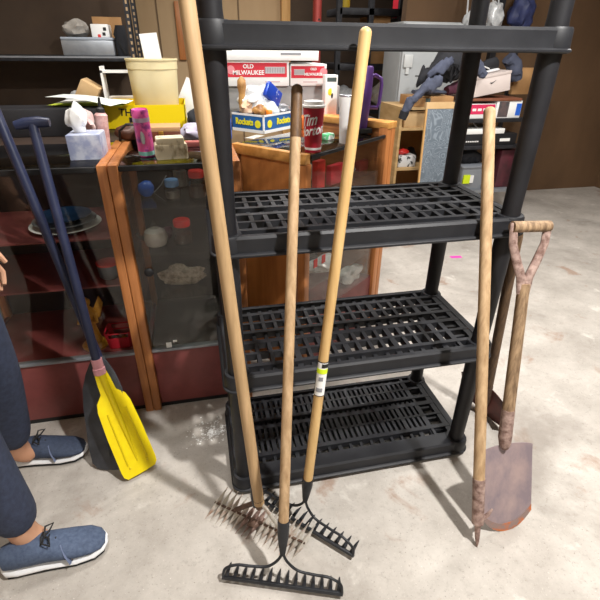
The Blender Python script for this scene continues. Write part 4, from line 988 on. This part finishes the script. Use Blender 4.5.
# board on these, then the big pale shoebox tilted
S('red_board',MB().box(AY(465,102,YR).x,YR+.01,ztop,AY(523,100,YR).x,YR+.33,ztop+.02,bev=.002),mat('red_brown_board','8a5540',.6,0,'75462f',8),'red-brown board lying across the rack cartons','board')
a=AY(471,100,YR).x; b=AY(512,90,YR).x
Mx=M.Translation(V((a,YR+.02,ztop+.021)))@M.Rotation(-.17,4,'Y')
t=T('shoe_box','large pale shoe box with a small black swoosh, tilted on the rack','box',(a+.1,YR+.15,ztop+.02))
wl=b-a; P('box_body',MB().box(0,0,.0,wl,.28,.13,Mx,.003),mat('pale_pink_carton','ddd0cb',.55),t)
P('lid',MB().box(wl*.25,.0,.131,wl*.45,.002,.131,Mx).box(-.004,-.004,.128,wl+.004,.284,.15,Mx,.003),mat('pale_lid','d2c5c0',.55),t)
mb=MB(); sw=[(0,.004),(.012,-.006),(.025,-.005),(.075,.022),(.03,.006),(.016,.003),(.008,.008)]
mb.prism([Mx@V((wl*.48+x*.8,-.0045,.085+z*.8)) for x,z in sw],Mx.to_3x3()@V((0,-.0012,0))); P('swoosh',mb,BLACKINK,t,'black curved tick mark',smooth=False)
# white sneaker on the shoe box
ms=Mx@V((wl*.78,.10,.151)); 
t=T('sneaker','white-soled blue sneaker lying on the pale shoe box','shoe',ms)
ln=Mx.to_3x3()@V((-1,0,.0)); un=Mx.to_3x3()@V((0,0,1))
def shoe_loops(o,f,s,u,L,prof):
    return [[o+f*(L*x)+s*(wd*math.cos(a))+u*(h0+(h1-h0)*(.5+.5*math.sin(a))) for a in [2*PI*k/26 for k in range(26)]] for x,wd,h0,h1 in prof]
sd_=V((0,1,0))
P('sole',MB().quadstrip(shoe_loops(ms,ln,sd_,un,.26,[(-.1,.02,0.002,.02),(0,.036,0.001,.026),(.4,.034,0.001,.024),(.75,.043,0.001,.026),(.95,.034,.003,.03),(1.03,.014,.008,.03)])),SOLE,t)
P('upper',MB().quadstrip(shoe_loops(ms+un*.024,ln,sd_,un,.26,[(-.08,.018,.0,.06),(0,.032,0,.085),(.3,.033,0,.08),(.55,.036,0,.06),(.8,.037,0,.045),(.97,.024,0,.03),(1.01,.006,.002,.015)])),FABD,t)
P('stripe',MB().tube([ms+un*.035+ln*.08-sd_*.037,ms+un*.06+ln*.13-sd_*.038,ms+un*.04+ln*.17-sd_*.039,ms+un*.055+ln*.2-sd_*.038],.005,6),WHITE,t)
# jacket heap
def blob_path(pts,rs,seed,n=28,amp=.25,flat=None,m_=40):
    P_=[V(p) for p in pts]; out=[];ro=[]
    for i in range(m_+1):
        t_=i/m_*(len(P_)-1); k=min(int(t_),len(P_)-2); f=t_-k
        p0=P_[max(k-1,0)];p1=P_[k];p2=P_[k+1];p3=P_[min(k+2,len(P_)-1)]
        out.append(.5*((2*p1)+(p2-p0)*f+(2*p0-5*p1+4*p2-p3)*f*f+(3*p1-p0-3*p2+p3)*f**3)); ro.append(rs[k]*(1-f)+rs[k+1]*f)
    mb=MB().tube(out,ro,n,flat=flat)
    for v in mb.b.verts:
        d=mnoise.noise(v.co*11+V((seed,seed,seed)))*amp*.06+abs(mnoise.noise(v.co*26+V((seed,0,0))))*amp*.05
        v.co+=V((d*.4,d*.4,d))
    return mb
JY=2.35
# cardboard stack under the jacket
zc=AY(425,107,JY).z
a,b=AY(416,100,JY).x,AY(455,100,JY).x
zb_c=AY(430,97,JY).z
t=T('cardboard_tray','shallow cardboard tray with a blue folded cloth, under the jacket','tray',((a+b)/2,JY+.12,zc))
# support: wooden unit under it
ux0=AY(399,150,JY).x; ux1=AY(421,150,JY).x
z_in=[AY(405,133,JY).z-.02, AY(405,160,JY).z]
un=T('wooden_shelf_unit','open pale plywood shelf unit left of the blue-grey board','shelf',((ux0+b)/2,JY+.2,0))
PLY=mat('pale_plywood','c9a878',.65,0,'b5935f',6,(1,1,5))
P('side_panel',MB().box(ux0-.02,JY,0,ux0,JY+.42,zc-.0201),PLY,un,smooth=False)
P('side_panel',MB().box(b,JY,0,b+.02,JY+.42,zc-.0201),PLY,un,smooth=False)
P('top_panel',MB().box(ux0-.02,JY,zc-.02,b+.02,JY+.42,zc),PLY,un,smooth=False)
for v in (128,168,215):
    z=AY(405,v,JY).z; P('shelf_board',MB().box(ux0,JY,z-.02,b,JY+.42,z),PLY,un,smooth=False)
P('back_panel',MB().box(ux0,JY+.40,0,b,JY+.41,zc-.021),CARD,un,smooth=False)
P('tray_body',MB().box(a,JY+.02,zc+.0005,b,JY+.3,zb_c,bev=.003),CARD,t)
P('dark_stamp',MB().box(a+.09,JY+.018,zc+.015,a+.13,JY+.0202,zb_c-.01),mat('dark_green_print','4a5a58',.5),t,smooth=False)
S('folded_cloth',blob_path([(a+.03,JY+.12,zb_c+.022),((a+b)/2,JY+.12,zb_c+.026),(b-.04,JY+.12,zb_c+.022)],[.03,.05,.03],3,amp=.12,flat=(.45,1.6)),FAB,'blue-grey cloth folded on the cardboard tray','cloth')
z133=AY(405,128,JY).z; z168=AY(405,168,JY).z
S('cardboard_box',MB().box(ux0+.03,JY+.02,z133+.0006,ux0+.22,JY+.3,AY(408,112,JY).z,bev=.003),CARDL,'cardboard box on the plywood unit, under the hanging sleeve','box')
t=T('battery_carton','small white and black carton with red packets on the plywood unit','carton',(ux0+.1,JY+.12,z168))
P('carton_body',MB().box(ux0+.02,JY+.03,z168+.0006,ux0+.17,JY+.2,z168+.09,bev=.003),mat('white_black_print','dcdcdc',.5,0,'3a3a3a',22,(1,1,1),0,.55,.6),t)
S('red_packet',MB().ball((ux0+.07,JY+.08,z168+.115),.034,2,.4,(1.5,1,.7),70),REDW,'crumpled red packet on the small white carton in the plywood unit','packet')
S('black_pouch',MB().ball((ux0+.20,JY+.2,z168+.061),.06,2,.3,(.8,1,1),71),FABD,'black pouch beside the small white carton in the plywood unit','pouch')
z215=AY(405,215,JY).z
S('jar_cluster',MB().box(ux0+.03,JY+.03,z215+.0006,ux0+.25,JY+.2,z215+.12,bev=.01),CARDL,'pale carton at the bottom of the plywood unit','carton')
jk=T('jacket','black and blue-grey jacket heaped over the boxes with one sleeve hanging','jacket',((a+b)/2+.2,JY+.1,zb_c))
P('jacket_body',blob_path([AY(419,83,JY+.08),AY(428,74,JY+.1),AY(446,66,JY+.12),AY(462,62,JY+.16),AY(474,68,JY+.2)],[.02,.06,.09,.10,.05],5,amp=1.2,flat=(1,.9),n=36,m_=60),FABD,jk)
P('panel',blob_path([AY(428,75,JY+.0),AY(440,70,JY-.01),AY(452,62,JY+.0)],[.022,.042,.025],6,amp=.55,flat=(.9,.5)),FAB,jk,'blue-grey panel of the jacket')
P('panel',blob_path([AY(471,56,JY+.06),AY(476,66,JY+.05),AY(485,76,JY+.06)],[.025,.045,.03],8,amp=.4,flat=(.9,.5)),FAB,jk,'blue-grey panel of the jacket')
sl=P('sleeve',blob_path([AY(438,82,JY-.02),AY(425,90,JY-.06),AY(412,100,JY-.085),AY(405,112,JY-.075)],[.042,.038,.034,.030],7,amp=.6),FAB,jk,'blue-grey hanging sleeve')
P('cuff',MB().tube([AY(405,111.5,JY-.076),AY(402,119,JY-.07)],[.035,.030],16),FABD,sl)
S('wine_garment',blob_path([AY(446,92,JY+.16),AY(458,88,JY+.2),AY(466,90,JY+.22)],[.03,.05,.03],9,amp=.4),WINE,'dark wine-coloured garment under the jacket','garment')
q=AY(513,70,YR+.2); S('denim_bundle',blob_path([AY(507,58,YR+.3),AY(514,68,YR+.28),AY(516,80,YR+.28)],[.05,.065,.05],13,amp=.4),FAB,'blue-grey cloth bundle right of the white-soled sneaker','bundle')
S('cardboard_box',MB().box(AY(514,80,YR+.34).x,YR+.34,ztop+.021,AY(540,80,YR+.34).x,YR+.5,AY(520,68,YR+.34).z,bev=.003),CARD,'brown cardboard box behind the pale shoe box at the right edge','box')
# blue grey scribbled board leaning
q0=AY(424,108,2.22); q1=AY(462,108,2.22)
lo0=AY(421,192,2.08)
zt=AY(440,108,2.22).z
Mx=M.Translation(V((AY(419,200,2.1).x,2.10,.001)))@M.Rotation(math.radians(-3.5),4,'X')
t=T('scribbled_board','blue-grey board covered in white scribbles, leaning on the rack','board',(lo0.x+.1,2.1,0))
wB=q1.x-q0.x+.02; hB=zt/math.cos(.06)
P('panel',MB().box(0,0,0,wB,.012,hB,Mx,.002),scribble_mat(),t)
P('edge_strip',MB().box(-.012,-.002,0,0,.014,hB,Mx),STUD,t,smooth=False)
P('top_trim',MB().box(-.012,-.002,hB+.0005,wB,.03,hB+.045,Mx),CARDL,t,smooth=False)
# shelf two and three things on the rack
a,b,zt=bxs(466,505,130,YR+.02,lv[1],.3,None,'','','')
t=T('white_carton','flat white carton on top of the black carton on the rack','carton',((a+b)/2,YR+.15,lv[1]))
zk=AY(488,134,YR+.02).z
t['label']='black carton with small white lettering on the middle rack shelf'; t['category']='carton'; t.name='black_carton'
a2,b2=AY(463,140,YR+.02).x,AY(516,140,YR+.02).x
P('carton_body',MB().box(a2,YR+.02,lv[1]+.0006,b2,YR+.32,zk,bev=.003),mat('black_carton_print','1c1c1f',.5),t)
mb=MB(); q=AY(478,140,YR+.0185); mb.text('MCU OPI',.03,front((q.x,YR+.0185,lv[1]+(zk-lv[1])*.45))) if False else None
for k in range(7): mb.box(a2+.03+k*.018,YR+.0185,lv[1]+.03,a2+.042+k*.018,YR+.0198,lv[1]+.04)
q=AY(505,139,YR+.0185); mb.box(q.x-.05,YR+.0185,lv[1]+.03,q.x+.05,YR+.0198,lv[1]+.055)
P('white_print',mb,WHT2,t,smooth=False)
S('white_carton',MB().box(a,YR+.02,zk+.0006,b,YR+.3,AY(485,129,YR+.02).z,bev=.003),WHITE,'flat white carton on top of the black carton on the rack','carton')
zw=AY(485,129,YR+.02).z
S('wire_stand',MB().tube([(AY(470,128,YR+.06).x,YR+.08,zw+.003),(AY(474,121,YR+.06).x,YR+.08,zw+.05),(AY(479,128,YR+.06).x,YR+.09,zw+.003)],.004,6),SILV,'bent silver wire on the flat white carton','wire')
a,b=AY(460,180,YR+.02).x,AY(485,180,YR+.02).x; zt=AY(470,168,YR+.02).z
t=T('storage_tote','grey plastic tote with a neon yellow label on the lower rack shelf','tote',((a+b)/2,YR+.15,lv[2]))
P('tote_body',MB().quadstrip([rrect(a+.02,YR+.03,b-.02,YR+.3,.02,lv[2]+.0006,3),rrect(a,YR+.01,b,YR+.32,.02,zt,3),rrect(a-.01,YR,b+.01,YR+.33,.02,zt+.006,3),rrect(a-.01,YR,b+.01,YR+.33,.02,zt+.018,3)]),TOTE,t)
q=AY(467,179,YR+.012); P('yellow_label',MB().box(q.x-.04,YR+.004,q.z-.04,q.x+.025,YR+.022,q.z+.035),NEON,t,smooth=False)
P('grey_label',MB().box(q.x+.026,YR+.004,q.z-.035,q.x+.06,YR+.022,q.z+.03),WHITE,t,smooth=False)
S('black_bag',blob_path([(a+.02,YR+.15,zt+.05),((a+b)/2,YR+.15,zt+.075),(b-.02,YR+.15,zt+.05)],[.04,.075,.04],15,amp=.3),FABD,'black bag stuffed on the grey tote','bag')
a,b=AY(498,180,YR+.02).x,AY(514,180,YR+.02).x
S('dark_red_case',MB().box(a,YR+.05,lv[2]+.0006,b,YR+.35,AY(506,150,YR+.05).z,bev=.01),mat('dark_red_case','5a2530',.5,0,'3a2025',10),'dark red case at the right of the lower rack shelf','case')
# bags hanging at the upper right
for k,(u,v,r,mm,lab) in enumerate(((494,16,.10,PLASTICBAG,'white plastic bag hanging at the upper right, left of the dark strut'),(469,22,.07,PLASTICBAG,'small white plastic bag just left of the rear shelf post'),(522,12,.14,mat('navy_bag','2c3458',.5,0,'3a4370',14),'navy bag hanging at the upper right corner'))):
    q=AY(u,v,3.2); 
    t=T('hanging_bag',lab,'bag',(q.x,3.2,q.z-r))
    P('bag_body',MB().ball((q.x,3.2,q.z),r,3,.4,(.8,.7,1.1),80+k),mm,t)
    for s in (-1,1): P('strap',MB().tube([(q.x+s*.03,3.2,q.z+r*.6),(q.x+s*.02,3.25,q.z+r+.15),(q.x,3.385,q.z+r+.3)],.008,6),mm,t)
    P('hook',MB().rod((q.x,3.37,q.z+r+.3),(q.x,3.4,q.z+r+.3),.01),SILV,t)
q=AY(504,10,3.3); S('wall_strut',MB().box(q.x-.03,3.34,0,q.x+.03,3.398,2.6),DSTEEL,'dark slotted strut fixed to the brown wall at upper right','strut',smooth=False)
# white powder spill
random.seed(11); q=AZ(212,432,0); mb=MB()
for k in range(260):
    a=random.uniform(0,6.28); r=abs(random.gauss(0,.038)); z0=.0002; sz=random.uniform(.001,.004)
    mb.box(q.x+r*math.cos(a)*1.3-sz,q.y+r*math.sin(a)-sz*.7,z0,q.x+r*math.cos(a)*1.3+sz,q.y+r*math.sin(a)+sz*.7,z0+sz*.4)
S('powder_spill',mb,WHITE,'white powder spilled on the concrete between the cabinets and the shelving','powder',None,False,'stuff')
# pink tape on the floor
q=AZ(456,257,0); S('floor_tape',MB().box(-.045,-.02,.0003,.045,.02,.0013,M.Translation(V((q.x,q.y,0)))@M.Rotation(-.1,4,'Z')),PINKF,'short strip of hot pink tape on the concrete floor','tape')

# ------------------------------------------------------------------ person at the left
def skin_body(name,verts,edges,radii,m,parent,sub=2,label=None):
    me=bpy.data.meshes.new(name); me.from_pydata([V(v) for v in verts],edges,[])
    o=bpy.data.objects.new(name,me); C.objects.link(o)
    sk=o.modifiers.new('s','SKIN'); sb=o.modifiers.new('b','SUBSURF'); sb.levels=sub; sb.render_levels=sub
    for i,v in enumerate(me.skin_vertices[0].data):
        r=radii[i]; v.radius=r if isinstance(r,tuple) else (r,r)
    me.skin_vertices[0].data[0].use_root=True
    dg=bpy.context.evaluated_depsgraph_get(); m2=bpy.data.meshes.new_from_object(o.evaluated_get(dg)); bpy.data.objects.remove(o); bpy.data.meshes.remove(me)
    mb=MB(); mb.b.from_mesh(m2); bpy.data.meshes.remove(m2)
    return P(name,mb,m,parent,label)
n1=AZ(108,546,0); n2=AZ(88,452,0)
hipx=-.735; hy=.10
pers=T('person','person standing at the left edge in navy running shoes and dark denim','person',(hipx,hy,0))
A1=V((n1.x-.225,n1.y+.02,.085)); A2=V((n2.x-.225,n2.y-.03,.085))
ph=V((hipx,hy,.96))
hy2=hy
vs=[ph,(hipx,hy+.095,.92),(hipx,hy-.095,.92),(hipx+.02,hy+.12,.5),(hipx+.04,hy-.16,.5),A2,A1,(hipx-.01,hy,1.15),(hipx,hy,1.36),(hipx+.005,hy,1.475),(hipx+.02,hy,1.55),
    (hipx-.01,hy+.17,1.40),(hipx-.01,hy-.17,1.40),(hipx-.04,hy+.22,1.14),(hipx-.04,hy-.22,1.14),(hipx+.03,hy+.225,.90),(hipx+.03,hy-.225,.90),(A2.x+.06,A2.y,.05),(A1.x+.06,A1.y,.05)]
ed=[(0,1),(0,2),(1,3),(2,4),(3,5),(4,6),(0,7),(7,8),(8,9),(9,10),(8,11),(8,12),(11,13),(12,14),(13,15),(14,16),(5,17),(6,18)]
ra=[(.12,.15),.088,.088,.06,.06,.042,.042,(.105,.14),(.11,.15),.055,.052,.06,.06,.042,.042,.028,.028,.035,.035]
body=skin_body('body',vs,ed,ra,SKIN,pers)
# head with a face
hc=V((hipx+.045,hy,1.66))
mb=MB().ball(hc,.1,3,0,(.95,.76,1.2))
for v in mb.b.verts:
    d=v.co-hc
    if d.z<0 and d.x<.02: v.co.x+= -d.z*.25
mb.ball(hc+V((.098,0,-.012)),.017,2,0,(1,.7,1.3)); mb.ball(hc+V((.09,0,-.058)),.02,2,0,(.4,1,.3))
for s in (-1,1): mb.ball(hc+V((-.005,s*.078,-.005)),.024,2,0,(.7,.35,1.2))
P('head',mb,SKIN,pers)
for s in (-1,1): P('eye',MB().ball(hc+V((.085,s*.03,.012)),.010,2),mat('eye_white_brown','5a4636',.2),pers)
mb=MB().ball(hc+V((-.012,0,.03)),.104,3,.06,(.98,.82,1.05))
bmesh.ops.delete(mb.b,geom=[v for v in mb.b.verts if v.co.x-hc.x>.045 and v.co.z-hc.z<.075 or v.co.z-hc.z<-.03],context='VERTS')
P('hair',mb,HAIR,pers)
# clothing
skin_body('jeans',[(hipx,hy,.92),(hipx,hy,1.10),(hipx,hy+.095,.82),(hipx,hy-.095,.82),(hipx+.02,hy+.12,.5),(hipx+.04,hy-.16,.5),(A2.x,A2.y,.12),(A1.x,A1.y,.12)],[(0,1),(0,2),(0,3),(2,4),(3,5),(4,6),(5,7)],[(.15,.18),(.14,.17),.105,.098,.074,.074,.066,.066],JEAN,pers)
skin_body('shirt',[(hipx-.005,hy,.84),(hipx-.01,hy,1.15),(hipx,hy,1.36),(hipx+.005,hy,1.46),(hipx-.01,hy+.17,1.40),(hipx-.01,hy-.17,1.40),(hipx-.04,hy+.215,1.2),(hipx-.04,hy-.215,1.2)],[(0,1),(1,2),(2,3),(2,4),(2,5),(4,6),(5,7)],[(.19,.225),(.155,.19),(.14,.18),.065,.078,.078,.066,.066],SHIRT,pers)
# hands with fingers
for s in (-1,1):
    w_=V((hipx+.03,hy+s*.225,.90)); pd=V((.25,0,-1)).normalized(); ac=V((1,0,.25)).normalized()
    mb=MB().tube([w_+pd*-.01,w_+pd*.02,w_+pd*.06,w_+pd*.09],[.024,.032,.038,.034],12,flat=(1,.45) )
    for k,(o,l_) in enumerate(((-.03,.068),(-.01,.078),(.011,.074),(.031,.058))):
        b0=w_+pd*.085+ac*o; mb.tube([b0,b0+pd*l_*.45+ac*.004,b0+pd*l_*.8+V((.0,-s*.012,0)),b0+pd*l_+V((0,-s*.024,0))],[.0092,.0088,.008,.006],8)
    b0=w_+pd*.03+ac*.03; mb.tube([b0,b0+ac*.022+pd*.02,b0+ac*.03+pd*.055],[.012,.0105,.007],8)
    P('hand',mb,SKIN,pers)
# shoes
def sneaker(toe,yawa,upm,label):
    f=V((math.cos(yawa),math.sin(yawa),0)); s=V((-f.y,f.x,0)); u=V((0,0,1)); L=.295; o=toe-f*L; o.z=0
    sh=P('shoe',MB().quadstrip(shoe_loops(o,f,s,u,L,[(.0,.012,.03,.07),(.03,.032,.022,.10),(.12,.04,.022,.108),(.28,.043,.022,.105),(.42,.046,.022,.108),(.55,.05,.022,.092),(.7,.053,.022,.075),(.85,.050,.022,.062),(.95,.037,.022,.05),(.99,.018,.026,.04)])),upm,pers,label)
    P('sole',MB().quadstrip(shoe_loops(o,f,s,u,L,[(-.01,.02,.008,.04),(.04,.037,.004,.04),(.15,.043,.004,.037),(.4,.045,.004,.034),(.7,.055,.004,.031),(.88,.051,.005,.032),(.97,.036,.009,.034),(1.01,.014,.016,.034)])),SOLE,sh,'white foam sole')
    P('outsole',MB().quadstrip(shoe_loops(o,f,s,u,L,[(.0,.018,.004,.012),(.05,.034,.0005,.009),(.4,.042,.0005,.009),(.7,.052,.0005,.009),(.88,.048,.001,.010),(.97,.033,.004,.014)])),SOLEB,sh)
    for k in range(4):
        x=.42+k*.06; c=o+f*(L*x)+u*(.110-.010*k)
        P('lace',MB().tube([c-s*.022-u*.008,c+u*.002,c+s*.022-u*.008],.003,6),SOLEB,sh)
    b0=o+f*(L*.45)+u*.112
    P('lace_bow',MB().tube([b0,b0+s*.03+u*.006,b0+s*.04+f*.02,b0+s*.015+f*.012,b0,b0-s*.03+u*.006,b0-s*.04+f*.02,b0-s*.012+f*.014,b0],.003,6),SOLEB,sh)
    c=o+f*(L*.66)
    P('side_overlay',MB().tube([c-s*.054+u*.03,c-f*.01-s*.044+u*.06,c-f*.02-s*.02+u*.080],[.006,.007,.005],8,flat=(.5,1.6)),mat('slate_overlay','65708c',.7),sh)
sneaker(V((n1.x,n1.y+.01,0)),.10,SHOE,'blue knit running shoe')
sneaker(V((n2.x,n2.y+.0,0)),-.02,SHOED,'navy knit running shoe')

# ------------------------------------------------------------------ view
sc.view_settings.view_transform='Standard'; sc.view_settings.look='None'; sc.view_settings.gamma=1; sc.view_settings.exposure=0.0
sc.view_settings.use_curve_mapping=False
sc.cycles.max_bounces=8; sc.cycles.transparent_max_bounces=24
